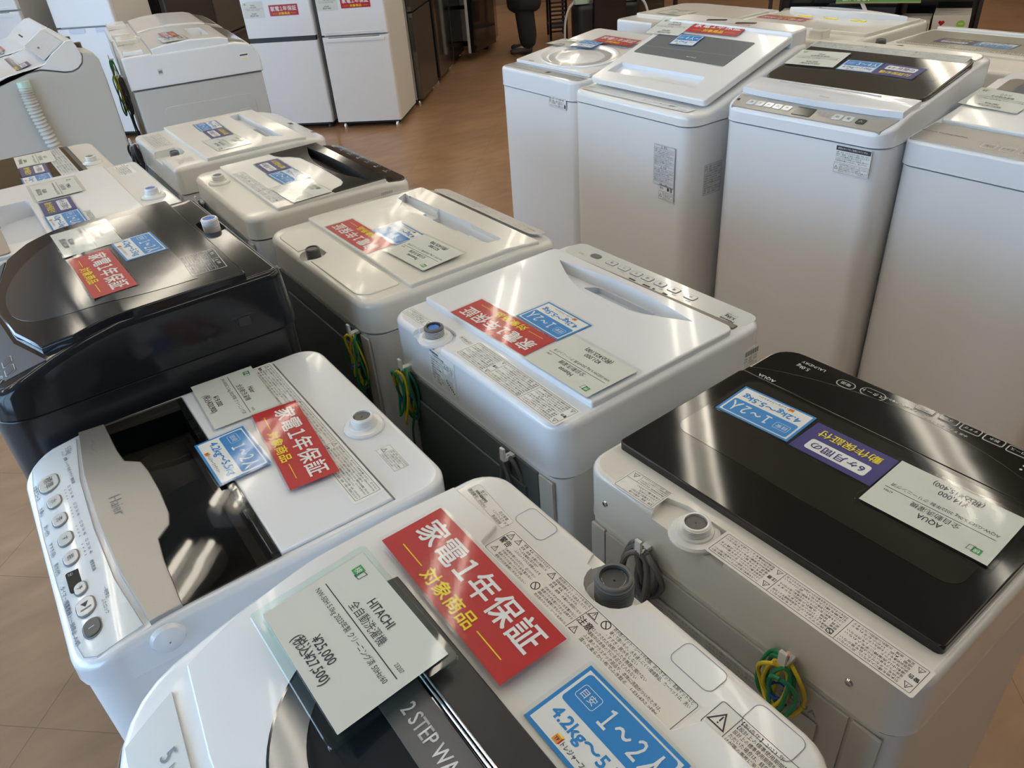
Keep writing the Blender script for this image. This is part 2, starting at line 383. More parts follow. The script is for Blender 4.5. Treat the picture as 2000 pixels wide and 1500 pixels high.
def purple_card():
    mb = MB(); mb.rect(-.0625, -.0375, .0625, .0375, NVY, .0002); mb.rect(-.046, .001, .046, .027, WHT, .0005, .005)
    mb.text('6ヶ月間の', 0, .0145, .0175, NVY, .0007, bold=.02, fit=.080); mb.text('動作保証付', 0, -.018, .0185, YEL, .0006, bold=.015, fit=.094); return mb
def price_card(brand, model, price, tax, code='', typ='全自動洗濯機', w=.16, h=.110, icon=True, tape=None):
    mb = MB(); z = .0004; mb.rect(-w/2, -h/2, w/2, h/2, PPR, .0002); s = w/.16
    if icon:
        mb.rect(-w/2+.013, h/2-.020, -w/2+.024, h/2-.009, GRE, z); mb.outline([(-w/2+.021, h/2-.021), (-w/2+.029, h/2-.020), (-w/2+.030, h/2-.010), (-w/2+.023, h/2-.011)], .0007, INK, .0006)
        mb.text('検', -w/2+.0185, h/2-.0145, .008, WHT, .0006, res=1)
    mb.text(brand, .0, h/2-.023, .0135, INK, z, sx=.78, bold=.012); mb.text(typ, .0, h/2-.038, .0115, INK, z, sx=.9)
    mb.rect(-w/2+.010, h/2-.0475, w/2-.010, h/2-.0465, INK, z)
    mb.text(model, -.002, h/2-.056, .0078, INK, z, fit=min(w-.024, .0050*len(model)*1.15), res=2)
    if code: mb.text(code, w/2-.018, h/2-.040, .006, INK, z, sx=.8)
    mb.text(price, -.002, -h/2+.028, .0135, INK, z, sx=.85, bold=.012); mb.text(tax, -.002, -h/2+.0145, .0135, INK, z, sx=.82, bold=.012); return mb
CARDN = {'red': 'warranty_card', 'blue': 'capacity_card', 'purple': 'guarantee_card', 'price': 'price_card'}
CARDC = {'red': 'sign card', 'blue': 'sign card', 'purple': 'sign card', 'price': 'price card'}
CARDG = {'red': 'red one-year warranty cards', 'blue': 'blue capacity cards', 'purple': 'purple guarantee cards', 'price': 'printed price cards'}
SIZ = {'red': (.225, .075), 'blue': (.125, .08), 'purple': (.125, .075), 'price': (.16, .11)}
PROTO = {}
def card(kind, label, mach, a, b, z, rot=0, tilt=0, mb=None, scale=1, slv=(.008, .007)):
    """a laminated card lying on a machine; mach = (root empty)"""
    key = kind if mb is None else None
    if key and key in PROTO: o = copy_tree(PROTO[key])
    else:
        src = mb or {'red': red_card, 'blue': blue_card, 'purple': purple_card}[kind]()
        o = src.build(CARDN[kind], smooth=0); w_, h_ = SIZ[kind]
        sleeve(w_+slv[0], h_+slv[1]).build('laminate', o)
        if key: PROTO[key] = o
    M = Matrix.Translation(mach.location) @ mach.rotation_euler.to_matrix().to_4x4() @ Matrix.Translation((a, b, z)) @ Matrix.Rotation(tilt, 4, 'X') @ Matrix.Rotation(R(rot), 4, 'Z')
    o.location = M.to_translation(); o.rotation_euler = M.to_euler(); o.scale = (scale,)*3
    tag(o, label, CARDC[kind], CARDG[kind]); return o

PHR = ['感電・火災・けがのおそれあり', '運転中は洗濯槽に手を入れない', '引火物を槽に入れない、近づけない', '変質・故障・水漏れの原因になります', '防水性のマット・シートを洗わない', '子供をのぞかせたり台を置かない', 'アースを確実に取り付ける', '取扱説明書をよくお読みください', '電源プラグを抜いてから点検する', 'ふたロックされた状態のふたを無理に開けない']
def small(mb, x0, y0, x1, y1, n, m=None, z=.0003, dens=1.0, seed=0):
    m = m or INK; h = (y1-y0)/n
    for i in range(n):
        s = PHR[(i*3+seed) % len(PHR)]; L_ = (x1-x0)*(1 if i % 3 != 2 else .78); need = max(1, int(L_/(h*.78*len(s))+.5)); t = (s*need)[:max(3, int(L_/(h*.72)))]
        t = t[:42]
        mb.text(t, x0, y1-h*(i+.5), h*.82, m, z, 'l', fit=L_, res=1)
def smallcols(mb, x0, y0, x1, y1, cols, n, m=None, seed=0):
    w_ = (x1-x0)/cols
    for k in range(cols): small(mb, x0+k*w_+w_*.03, y0, x0+(k+1)*w_-w_*.03, y1, n, m, seed=seed+k)

# ------------------------------------------------------------------ washing machine building blocks
def washer(label, cx, cy, rz, cat='washing machine', group=None): return empty('washing_machine', label, cat, (cx, cy, 0), rz, group)
RR = R(90); LL = R(-90)          # right-hand row faces +X, left-hand row faces -X
def shell(root, W, D, H, seam, mt, mb_, r=(.045, .045), g=None, f=.012, dark_back=True, sub=8, flare=.0, back=None):
    b = MB(); b.slab(rrect(W-.008, D-.008, (min(.03, r[0]), r[1]*.9), 5, 2), .02, seam-.003, mb_); cab = b.build('cabinet', root)
    h = MB(); p = rrect(W, D, r, 6, sub); gg = g or (lambda x, y: 0)
    rs = [[(x, y, seam) for x, y in inset(p, .006)], [(x, y, seam+.002) for x, y in inset(p, -.001)], [(x, y, seam+.010) for x, y in p]]
    def gr(q, z, wt): return [(x, y, z+gg(x, y)*wt) for x, y in q]
    for k in range(5):
        a = math.pi/2*k/4; rs.append(gr(inset(p, flare+f*(1-math.cos(a))), H-f+f*math.sin(a), 1))
    last = inset(p, f+flare)
    if g:
        for sc in (.9, .8, .65, .5, .35, .2, .08): rs.append(gr([(x*sc, y*sc) for x, y in last], H, 1))
    h.rings(rs, mt); top = h.build('top_housing', root)
    ft = None
    for sx in (-1, 1):
        for sy in (-1, 1):
            q = MB(); q.lathe([(.022, 0), (.024, .012), (.018, .024)], RUBD, (sx*(W/2-.05), sy*(D/2-.05), 0), 12); q.build('foot', root)
    if dark_back:
        q = MB(); y = D/2-.004
        bk = back or GRN; q.box(-W/2+.06, W/2-.05, y, y+.004, .10, seam-.012, bk, .001)
        q.box(-W/2+.09, W/2-.08, y+.004, y+.009, .14, seam-.06, bk, .003)
        q.box(-W/2+.020, -W/2+.055, y, y+.005, .04, seam-.01, STG, .002); q.box(W/2-.048, W/2-.020, y, y+.005, .04, seam-.01, STG, .002)
        q.build('rear_panel', root)
    return cab, top
def inlet(root, a, b, z, m=PLA, inner=RUB, r=.0165, flange=True, h=.024, cap=None, lab=None, n=32):
    q = MB()
    if flange: q.lathe([(r*1.9, -.001), (r*1.9, .003), (r*1.75, .006), (r*1.35, .0075), (r*1.3, .010), (r*1.0, .010)], m, (a, b, z), n, cap1=False)
    prof = [(r, .0)]
    t = .006
    while t < h-.003: prof += [(r*1.07, t), (r*1.07, t+.0008), (r*.99, t+.0016), (r*.99, t+.0022)]; t += .003
    prof += [(r, h-.001), (r*.93, h), (r*.80, h), (r*.78, h-.006), (.001, h-.0065)]
    q.lathe(prof, m, (a, b, z), n, cap0=False, cap1=False)
    o = q.build('water_inlet', root)
    k = MB(); k.lathe([(r*.76, h-.006), (r*.74, h-.003), (r*.6, h-.002), (.001, h-.003)], inner, (a, b, z), 20, False, False)
    if cap: k.lathe([(r*.5, h-.002), (r*.5, h+.001), (.001, h+.001)], cap, (a, b, z), 6, False, False)
    k.build('strainer', o)
    if lab: o['label'] = lab
    return o
def sheet(root, name, a, b, z, draw, w, h, base=PAPER, rot=0, tilt=0, r=.003, t=.0002, lab=None, rx=None):
    """thin printed film: local x right, y up; draw(mb) prints on it"""
    mb = MB()
    if base: mb.slab(rrect(w, h, r, 3, 1) if r else [(-w/2, -h/2), (w/2, -h/2), (w/2, h/2), (-w/2, h/2)], -.0002, t, base)
    mb2 = MB(Matrix.Translation((0, 0, t))); draw(mb2); mb.add(mb2.v, [], INK) if 0 else None
    off = len(mb.v); mb.v.extend(mb2.v); mb.f.extend([tuple(i+off for i in f) for f in mb2.f]); mb.m.extend([mb.mi(mb2.mats[k]) for k in mb2.m])
    o = mb.build(name, root, (a, b, z), smooth=0)
    o.rotation_euler = (Matrix.Rotation(tilt, 4, 'X') @ Matrix.Rotation(R(rot), 4, 'Z')).to_euler() if rx is None else rx
    if lab: o['label'] = lab
    return o
BACKF = lambda rot=0: (R(90), 0, R(180))      # a sheet standing on the rear face, read from behind
def warning_big(w, h, seed=0, head=True):
    def d(m):
        m.frame(-w/2+.002, -h/2+.002, w/2-.002, h/2-.002, .0006, INK, .0002, .002)
        n = 3; xs = [-w/2+.002+(w-.004)*k/n for k in range(n+1)]
        for k in range(n):
            x0, x1 = xs[k], xs[k+1]
            if k: m.rect(x0-.0003, -h/2+.003, x0+.0003, h/2-.003, INK, .0002)
            if head and k != 1:
                m.warn(x0+.007, h/2-.0085, .0085, z=.0002); m.warn(x0+.007, -h/2+.009, .0075, z=.0002); m.text('警告' if k == 0 else '注意', x0+.007, 0, .0062, INK, .0002, rot=0, bold=.02); xx = x0+.015
            else: xx = x0+.004; m.ban(x0+.008, h/2-.008, .004, z=.0002)
            nl = max(4, int((h-.008)/.0045)); small(m, xx, -h/2+.004, x1-.003, h/2-.004, nl, seed=seed+k*2)
    return d
def cord(root, name, base, m, n=4, w=.05, hgt=.11, r=.0035, m2=None, tie=True, hook=True, seed=1, lab=None):
    """a coiled lead hanging in a bundle from a hook; base = top point, in front of the rear face"""
    rnd = random.Random(seed); x, y, z = base; mb = MB()
    for k in range(n):
        ww = w*(.5+.5*rnd.random()); hh = hgt*(.8+.35*rnd.random()); dx = (rnd.random()-.5)*w*.5; dy = .004+.004*k+rnd.random()*.006
        pts = [(x+dx+ww*.5*math.sin(t), y+dy+.006*math.cos(2*t+k), z-hh/2+hh/2*math.cos(t)) for t in [2*math.pi*j/10 for j in range(11)]]
        mb.tube(pts, r, m if (k % 2 == 0 or not m2) else m2, 8, 3)
    mb.tube([(x-.01, y+.012, z-hgt*.9), (x, y+.018, z-hgt*1.3), (x+.02, y+.01, z-hgt*2.0), (x+.03, y+.01, z-hgt*3.2)], r, m, 8, 4)
    o = mb.build(name, root)
    if tie:
        t = MB(); t.tube([(x+.5*w*.5*math.cos(q), y+.018+.012*math.sin(q), z-hgt*.62) for q in [2*math.pi*j/10 for j in range(11)]], .002, TIE, 6, 1); t.build('cable_tie', o)
    if hook:
        hmb = MB(); hmb.box(x-.006, x+.006, y, y+.020, z-.004, z+.002, PLA, .001); hmb.box(x-.005, x+.005, y+.018, y+.023, z-.004, z+.022, PLA, .001); hmb.build('cord_hook', root)
    if lab: o['label'] = lab
    return o
def lens(a0, a1, b0, bt, bf, n=14):
    """lens outline between tips (a0,b0),(a1,b0); bulging to bt at the back and bf at the front"""
    p = [(a0+(a1-a0)*k/n, b0+(bf-b0)*math.sin(math.pi*k/n)) for k in range(n+1)]
    p += [(a1+(a0-a1)*k/n, b0+(bt-b0)*math.sin(math.pi*k/n)) for k in range(1, n)]
    return p
def cutter(poly, ztop, zf, m):
    c = MB(); c.rings([[(x, y, zf(x, y)) for x, y in poly], [(x, y, ztop) for x, y in poly]], m); return c
def ccw(p): 
    s = sum(p[i-1][0]*p[i][1]-p[i][0]*p[i-1][1] for i in range(len(p))); return p if s > 0 else p[::-1]
def lidslab(root, poly, z0, z1, m, f=.004, name='lid', lab=None, g=None):
    o = MB().slab(ccw(poly), z0, z1, m, f, g).build(name, root)
    if lab: o['label'] = lab
    return o
def button(root, a, b, z, m=LGR, rx=.012, ry=.012, sq=False, h=.0025, name='button', mark=None, mm=INK, tilt=0, rim=None):
    q = MB()
    p = rrect(2*rx, 2*ry, min(rx, ry)*(.35 if sq else .98), 4, 1)
    if rim: q.slab(inset(p, -.0015), -.0005, h*.5, rim)
    q.slab(p, 0, h, m, min(.001, h*.4))
    if mark: q.text(mark, 0, 0, min(rx, ry)*1.0, mm, h+.0002, res=1)
    o = q.build(name, root, (a, b, z)); o.rotation_euler = (tilt, 0, 0); return o

# ================================================================== CENTRE, ROW FACING AWAY (rears towards the camera)
# --- black-lidded washer at the near right
root = washer('white washing machine with a black glossy lid, nearest at the right picture edge', .801, .42, RR+.027); AQ = root
W, D, H = .509, .48, .87
cab, top = shell(root, W, D, H, .777, PLC, PLO, r=(.04, .045), f=.010, back=STG)
q = MB(); q.slab(ccw([(x, y) for x, y in rrect(.486, .284, .008, 3, 2, 0, .034)]), H-.004, H+.013, BLK, .002); lid = q.build('lid', root); lid['label'] = 'black lid'
q = MB(); q.slab(rrect(.425, .188, .022, 5, 2, .0, -.004), H+.0125, H+.0134, mat('lid_window_film', (.022, .020, .016), .06, coat=.2, bump=.0003, bscale=6)); q.build('window', lid)
q = MB(); fr = [(-.243, -.110), (.243, -.110)]; arc = [(.243-.486*k/20, -.128-.066*math.sin(math.pi*k/20)**.8) for k in range(21)]
q.slab(ccw([(-.243, -.110), (.243, -.110)]+arc), H-.004, H+.010, BLK, .003, steps=2); q.text('AQUA', .20, -.118, .010, INKL, H+.0104, sx=1.1, bold=.02); q.build('lid_handle', root)
q = MB(); q.slab(rrect(.492, .130, (.004, .040), 6, 2, 0, -.1675), H-.003, H+.0022, BLK, .0012); cp = q.build('control_panel', root); cp['label'] = 'black control panel'
q = MB(); z = H+.0026
q.text('5.0kg', .185, -.196, .013, INKL, z, sx=.9); q.text('LAUNDRY', .175, -.212, .010, INKL, z, sx=.95)
for i, t in enumerate(['16L', '30L', '37L', '45L']): q.text(t, -.205, -.160-.010*i, .0075, INKL, z, 'c', sx=.9); q.frame(-.232, -.163-.010*i, -.222, -.157-.010*i, .001, INKL, z)
for i, t in enumerate(['洗い', 'すすぎ', '脱水']): q.text(t, -.178, -.186-.010*i, .0065, INKL, z, res=1); q.disc(-.163, -.186-.010*i, .002, INKL, z, 10)
q.text('お急ぎ●標準●毛布●わたし流', .02, -.213, .006, INKL, z, res=1); q.text('水量 すすぎ 脱水 コース', -.05, -.205, .006, INKL, z, res=1); q.build('panel_print', cp, smooth=0)
for a, b, sq, rx, ry, t in [(.109, -.202, 0, .014, .009, '電源'), (.066, -.208, 0, .019, .010, 'スタート'), (-.010, -.224, 1, .014, .007, '予約'), (-.045, -.225, 1, .013, .007, '水量'), (-.078, -.224, 1, .013, .007, 'すすぎ'), (-.111, -.223, 1, .013, .007, '脱水'), (-.144, -.221, 1, .013, .007, 'コース')]:
    button(root, a, b, H+.002, BLK, rx, ry, sq, .0015, mark=t, mm=INKL, rim=SIL2)
cut(top, cutter(ccw([(.125, .206), (.115, .24), (.115, .30), (-.005, .30), (-.005, .24), (-.015, .206), (.02, .196), (.09, .196)]), H+.05, lambda x, y: H-.009-(y-.196)*.09, PLC))
inlet(root, .055, .222, H-.011, PLA, RUB, .0185)
def dr(m):
    m.frame(-.034, -.021, .034, .021, .0005, INK, .0002, .001); m.rect(-.034, -.0045, .034, -.004, INK, .0002); m.rect(.015, -.021, .0154, -.004, INK, .0002); m.warn(.025, -.013, .009, z=.0002)
    small(m, -.032, -.020, .013, -.006, 4, seed=1); small(m, -.032, -.002, .010, .019, 4, seed=3)
sheet(root, 'age_label', .155, .216, H, dr, .072, .046, rot=1.5)
sheet(root, 'warning_label', -.112, .2195, H, lambda m: (warning_big(.27, .044, 2)(m)), .275, .047, rot=-1)
def dr(m):
    m.frame(-.014, -.012, .014, .012, .0005, INK, .0002, .001); m.ring(-.006, .005, .005, .0008, INK, .0002); m.line(.002, 0, .012, .010, .001, INK, .0002); m.line(.002, .010, .012, 0, .001, INK, .0002); small(m, -.012, -.011, .012, -.001, 3, seed=5)
def dr(m):
    m.text('AQUA', .14, .045, .014, INKG, .0002, sx=1.2, bold=.02); m.frame(-.20, -.02, .10, .03, .0005, INKG, .0002); smallcols(m, -.19, -.015, .09, .025, 3, 5, INKG)
    for k in range(46): m.rect(-.215+.0022*k, -.040, -.215+.0022*k+(.0014 if (k*7) % 3 else .0006), -.024, INK, .0002)
    m.text('Serial number', -.19, -.019, .006, INK, .0002, 'l', sx=.9)
sheet(root, 'rating_label', 0, D/2+.0105, .70, dr, .46, .10, base=None, rx=BACKF())
q = MB()
for x in (.205, -.185): q.lathe([(.005, 0), (.004, .002), (.001, .0025)], CHR, (0, 0, 0), 12); q.v = [(v[0]+x, v[2]+D/2, .822+v[1]) if len(q.v)-i <= 36 else v for i, v in enumerate(q.v)]
q.build('screw', root)
cord(root, 'power_cord', (.118, D/2, .805), CRD, 5, .055, .10, .0042, tie=False, seed=3, lab='grey coiled power cord')
cord(root, 'ground_wire', (-.115, D/2, .80), WGR, 7, .045, .085, .0026, WYE, seed=5, lab='green and yellow earth wire')
q = MB(); q.tube([(-.115, D/2+.012, .80), (-.118, D/2+.016, .818)], .003, COP, 6, 0); q.build('wire_end', root)
card('blue', 'blue 1～2人 capacity card on the black lid of the nearest right-hand washer', root, .140, -.034, H+.0139, 3)
card('purple', 'purple guarantee card on the black lid between a blue card and a glaring price card', root, .009, -.033, H+.0141, 1)
card('price', 'price card reading AQUA on the black lid, washed out by lamp glare', root, -.137, -.020, H+.0160, 1.5, mb=price_card('AQUA', 'AQW-G5E3 5.0kg 2022年製 クリーニング済', '¥14,000', '(税込¥15,400)', '62984'), slv=(.012, .01))

# --- white washer with a lens-shaped handle (second from the camera)
root = washer('white washing machine with lens-shaped lid handle and blue-centred inlet, beside the black-lidded one', .798, .984, RR+.011); HI = root
W, D, H = .522, .497, .895
cab, top = shell(root, W, D, H, .79, PLB, STL, r=(.042, .05), f=.012)
lz = H+.011
lid = lidslab(root, rrect(.498, .338, (.004, .02), 4, 4, 0, .000), H-.07, lz, PLB, .004)
cut(top, cutter(ccw(rrect(.44, .16, .02, 2, 2, 0, -.075)), H+.05, lambda x, y: H-.065, PLB))
lp = ccw(lens(-.183, .190, -.132, -.066, -.150))
cut(lid, cutter(lp, lz+.03, lambda x, y: lz-.0015-(-.062-y)*.34, PLB), cutter(ccw(rrect(.165, .042, .008, 3, 2, -.004, -.120)), lz+.03, lambda x, y: lz-.040, mat('handle_shade_plastic', (.62, .66, .72), .3)))
q = MB()
for k in range(14):
    for j in range(2): q.disc(-.075+.0108*k, -.104-.006*j, .0014, INKG, 0, 8)
q.build('drain_holes', lid, (0, 0, lz-.0398), smooth=0)
q = MB(); q.slab(ccw([(-.238, -.188), (.247, -.176), (.247, -.168), (-.238, -.174)]), H-.001, H+.0035, mat('brown_grey_trim', (.16, .145, .12), .3), .001); q.build('trim_strip', root)
def dr(m):
    for a, w_ in [(.03, .018), (-.01, .02), (-.03, .006), (-.06, .012)]: m.rect(a-w_/2, .021, a+w_/2, .026, INK, .0003)
    for k, t in enumerate(['コース', '水位', '洗い', 'すすぎ', '脱水', '予約', '電源']): m.text(t, .105-.036*k, .014, .006, INKG, .0003, res=1)
    m.text('Hisense', -.208, .020, .010, INK, .0003, bold=.03); m.text('5.5kg', -.206, .008, .011, INK, .0003, bold=.03); m.text('HW-55E2W', -.204, -.002, .005, INKG, .0003)
    m.text('切/入', .20, .012, .007, INKG, .0003, res=1)
sheet(root, 'control_panel', 0, -.2135, H, dr, .49, .06, base=PAN, r=.02, lab='pale control panel film')
for k in range(8):
    a = [.165, .115, .078, .042, .010, -.025, -.062, -.105][k]; button(root, a, -.214, H+.0003, RUB if k == 0 else PAN, .013 if k == 0 else .0115, .008, k > 0, .0015, mark=['', '強', '水', '毛', '標', '風', '槽', '始'][k], rim=INKG)
cut(top, cutter(ccw(rrect(.085, .07, .032, 5, 2, .120, .228)), H+.05, lambda x, y: H-.010, PLB), cutter(ccw([(.165, .236), (.075, .236), (.06, .30), (.18, .30)]), H+.05, lambda x, y: H-.0101-(y-.236)*.25, PLB))
inlet(root, .124, .226, H-.010, PLA, RUB, .0175); q = MB(); q.lathe([(.0178, .006), (.0185, .009), (.0185, .026), (.016, .028), (.0135, .028), (.0135, .022), (.001, .021)], RUB, (.124, .226, H-.010), 28, False, False); q.build('rubber_collar', root)
q = MB(); q.lathe([(.0125, .020), (.011, .025), (.001, .0255)], BLUC, (.124, .226, H-.010), 7, False, False); q.build('valve_cap', root)['label'] = 'blue valve cap'
sheet(root, 'warning_sticker', .202, .214, H, lambda m: (m.frame(-.042, -.011, .042, .011, .0005, INK, .0002, .001), m.warn(-.034, 0, .011, z=.0002), small(m, -.025, -.009, .040, .009, 4)), .086, .024, rot=2)
sheet(root, 'small_sticker', .065, .196, H, lambda m: (m.frame(-.017, -.005, .017, .005, .0004, INK, .0002, .002), m.warn(-.012, 0, .006, z=.0002), m.text('高温注意', .004, 0, .006, INK, .0002, res=1)), .036, .012, rot=-6)
sheet(root, 'warning_label', -.100, .2105, H, warning_big(.285, .053, 4), .29, .056, rot=-1.5)
def dr(m):
    m.text('Hisense', -.024, .034, .009, INK, .0002, 'c', bold=.03); m.text('全自動電気洗濯機', -.012, .027, .005, INK, .0002, res=1); m.frame(-.04, -.035, 0, .022, .0004, INK, .0002)
    small(m, -.038, -.033, -.002, .020, 9, seed=2); m.frame(.002, .0, .041, .024, .0004, INK, .0002); m.warn(.009, .017, .008, z=.0002); small(m, .015, .002, .039, .022, 4); 
    m.frame(.004, -.036, .041, -.003, .0004, INK, .0002)
    for k in range(7): m.line(.008+.004*k, -.034, .012+.003*k, -.006, .0006, INK, .0002); m.disc(.010+.004*k, -.012-.003*k, .0018, INK, .0002, 8)
sheet(root, 'rating_label', .07, D/2+.0006, .845, dr, .086, .078, rx=BACKF(), r=.001)
cord(root, 'ground_wire', (.205, D/2, .80), WGR, 7, .045, .12, .0026, WYE, seed=9, lab='green and yellow earth wire')
cord(root, 'power_cord', (-.135, D/2, .78), CRD, 2, .06, .16, .0042, tie=False, seed=4, lab='grey power cord')
def dr(m):
    for k in range(18): m.rect(-.018+.0021*k, .006, -.018+.0021*k+(.0013 if (k*5) % 3 else .0006), .016, INK, .0002)
    small(m, -.018, -.018, .018, .003, 4)
sheet(root, 'barcode_sticker', W/2+.0003 if 0 else -W/2-.0003, -.205, .835, dr, .042, .042, rx=(R(90), 0, R(-90)))
card('red', 'red one-year warranty card on the lid of the white washer with lens-shaped handle', root, .046, .127, lz+.0006, 1.5)
card('blue', 'blue 1～2人 card beside the red card on the lens-handled lid', root, -.006, .047, lz+.0009, -1)
card('price', 'cream price card reading Hisense hanging over the rear lid edge', root, -.157, .114, lz+.0040, 0, mb=price_card('Hisense', 'HW-55E2W 5.5kg 2024年製 クリーニング済', '¥21,000', '(税込¥23,100)', '62987'), slv=(.018, .012))

# --- cream washer with a deep box handle (third)
root = washer('glossy cream washing machine with boxed lid handle, third in the centre row facing the aisle', .795, 1.585, RR); PA = root
W, D, H = .556, .536, .889
cab, top = shell(root, W, D, H, .815, PLC, STL, r=(.05, .09), f=.016, g=lambda x, y: -.03*max(0, (-y-.13)/.14)**1.6)
lz = H+.009
cut(top, cutter(ccw(rrect(.49, .14, .02, 2, 2, 0, -.080)), H+.05, lambda x, y: H-.065, PLB))
lid = lidslab(root, rrect(.535, .345, .006, 3, 4, 0, -.018), H-.07, lz, PLC, .004, g=lambda x, y: -.028*max(0, (-y-.12)/.14)**1.6)
cut(lid, cutter(ccw([(.225, -.126), (.215, -.100), (.16, -.055), (.06, -.030), (-.04, -.030), (-.14, -.050), (-.195, -.086), (-.205, -.126)]), lz+.04, lambda x, y: lz-.0015-(-.028-y)*.11, PLC),
    cutter(ccw([(.245, -.123), (.225, -.090), (-.205, -.086), (-.21, -.120)]), lz+.04, lambda x, y: lz-.026-(-.08-y)*.1, PLB), cutter(ccw(rrect(.155, .05, .004, 2, 2, .0, -.103)), lz+.04, lambda x, y: lz-.043, PLB))
def dr(m):
    for k, t in enumerate(['電源', 'コース', '洗い', 'すすぎ', '脱水', 'スタート']): m.text(t, .16-.062*k, .012, .0075, INKG, .0003, res=1); m.ring(.15-.06*k, -.004, .007, .0006, INKG, .0003, sx=1.3)
    for k in range(4): m.frame(.07-.018*k, -.022, .082-.018*k, .004, .001, INKG, .0003)
    m.text('Panasonic', -.19, -.002, .008, INKG, .0003, bold=.02); m.text('NA-F5B1', -.19, .012, .005, INKG, .0003)
o = sheet(root, 'control_panel', .002, -.222, H-.0055, dr, .455, .050, base=LGR, r=.018, tilt=R(13), lab='beige control panel film')
q = MB(); q.slab(rrect(.47, .095, (.035, .01), 4, 2, 0, .208), H-.0005, H+.0025, PLC, .002); ip = q.build('rear_cover', root)
cut(ip, cutter(ccw(rrect(.075, .075, .02, 4, 2, .056, .245)), H+.05, lambda x, y: H-.003, PLC)); cut(top, cutter(ccw(rrect(.062, .06, .028, 4, 2, .056, .235)), H+.05, lambda x, y: H-.014, PLC))
inlet(root, .056, .233, H-.014, RUB, RUB, .0155, flange=False, h=.030)
q = MB(); q.lathe([(.011, H+.0026), (.009, H+.0020), (.001, H+.0018)], LGR, (-.203, .189, 0), 20, False, False); q.build('screw_cover', root)
cord(root, 'ground_wire', (-.215, D/2, .81), WGR, 6, .04, .13, .0024, WYE, seed=11, lab='green and yellow earth wire')
sheet(root, 'barcode_sticker', -W/2-.0003, -.20, .858, lambda m: [m.rect(-.018+.003*k, -.008, -.0166+.003*k, .008, INKG, .0002) for k in range(12)], .040, .02, rx=(R(90), 0, R(-90)))
q = MB(); q.box(-W/2-.001, -W/2+.001, -.012, -.004, .845, .853, RUB); q.build('side_slot', root)
card('red', 'red warranty card with glare streaks on the cream washer with boxed handle', root, .057, .111, lz+.0006, 0)
card('blue', 'blue capacity card touching the red one on the cream boxed-handle lid', root, -.004, .036, lz+.0009, -1)
card('price', 'price card reading Panasonic raised at the edge of the cream lid', root, -.155, .054, lz+.006, 3, tilt=R(-2), mb=price_card('Panasonic', 'NA-F5B1 5.0kg 2022年製 クリーニング済', '¥27,000', '(税込¥29,700)', '60215'), slv=(.014, .01))

# --- white washer with black front half (fourth)
root = washer('off-white washing machine whose lid front and panel are glossy black, fourth in the centre row', .749, 2.153, RR-.019); BP = root
W, D, H = .517, .482, .915
cab, top = shell(root, W, D, H, .855, PLC, STL, r=(.045, .06), f=.014, g=lambda x, y: -.018*max(0, (-y-.12)/.12)**1.5)
lz = H+.008
cut(top, cutter(ccw(rrect(.47, .10, .02, 2, 2, 0, -.095)), H+.05, lambda x, y: H-.048, PLB))
lid = lidslab(root, rrect(.495, .318, .006, 3, 4, 0, -.002), H-.052, lz, PLC, .003)
sc = [(-.247, -.004), (-.235, .0), (-.222, -.012), (-.21, -.04), (-.19, -.055), (-.16, -.062), (0, -.066), (.13, -.058), (.165, -.04), (.185, -.018), (.21, -.006), (.247, -.002)]
q = MB(); q.slab(ccw([(-.2465, -.160)]+sc+[(.2465, -.160)]), lz-.003, lz+.0016, BLK, .001); bl = q.build('lid_front', root); bl['label'] = 'black glossy front half of the lid'
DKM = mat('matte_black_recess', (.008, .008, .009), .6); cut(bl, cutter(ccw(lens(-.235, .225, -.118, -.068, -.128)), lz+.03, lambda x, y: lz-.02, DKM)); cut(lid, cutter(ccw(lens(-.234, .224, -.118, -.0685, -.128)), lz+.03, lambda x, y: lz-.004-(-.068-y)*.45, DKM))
q = MB(); q.slab(rrect(.497, .070, (.004, .05), 6, 4, 0, -.199), H-.02, H-.001, BLK, .0015, g=lambda x, y: -.014*max(0, (-y-.13)/.11)**1.5); cp = q.build('control_panel', root); cp['label'] = 'black control panel'
def dr(m):
    for k in range(7): m.text(['電源', '洗い', 'すすぎ', '脱水', 'コース', '水量', 'AQUA'][k], .19-.06*k, 0, .008, INKL, .0003, res=1); m.ring(.19-.06*k, -.012, .006, .0007, INKL, .0003)
sheet(root, 'panel_print', 0, -.193, H+.0012, dr, .4, .03, base=None, tilt=R(3))
sheet(root, 'warning_label', -.03, .135, lz, warning_big(.33, .034, 6), .34, .037)
inlet(root, .112, .199, H, PLC, RUB, .016)
sheet(root, 'barcode_sticker', -W/2-.0003, -.15, .885, lambda m: [m.rect(-.018+.003*k, -.006, -.0166+.003*k, .006, INKG, .0002) for k in range(12)], .040, .014, rx=(R(90), 0, R(-90)))
cord(root, 'power_cord', (.19, D/2, .85), RUBD, 4, .05, .10, .004, tie=False, seed=14, lab='dark power cord')
card('purple', 'purple guarantee card on the half-black lid, next to its blue card', root, .112, .036, lz+.0022, -1)
card('blue', 'blue capacity card on the half-black lid, between purple card and price card', root, -.018, .037, lz+.0024, 2)
card('price', 'grey-green price card on the half-black lid in the centre row', root, -.166, .059, lz+.0028, 2.5, mb=price_card('AQUA', 'AQW-S5M 5.0kg 2021年製 クリーニング済', '¥21,000', '(税込¥23,100)', ''))

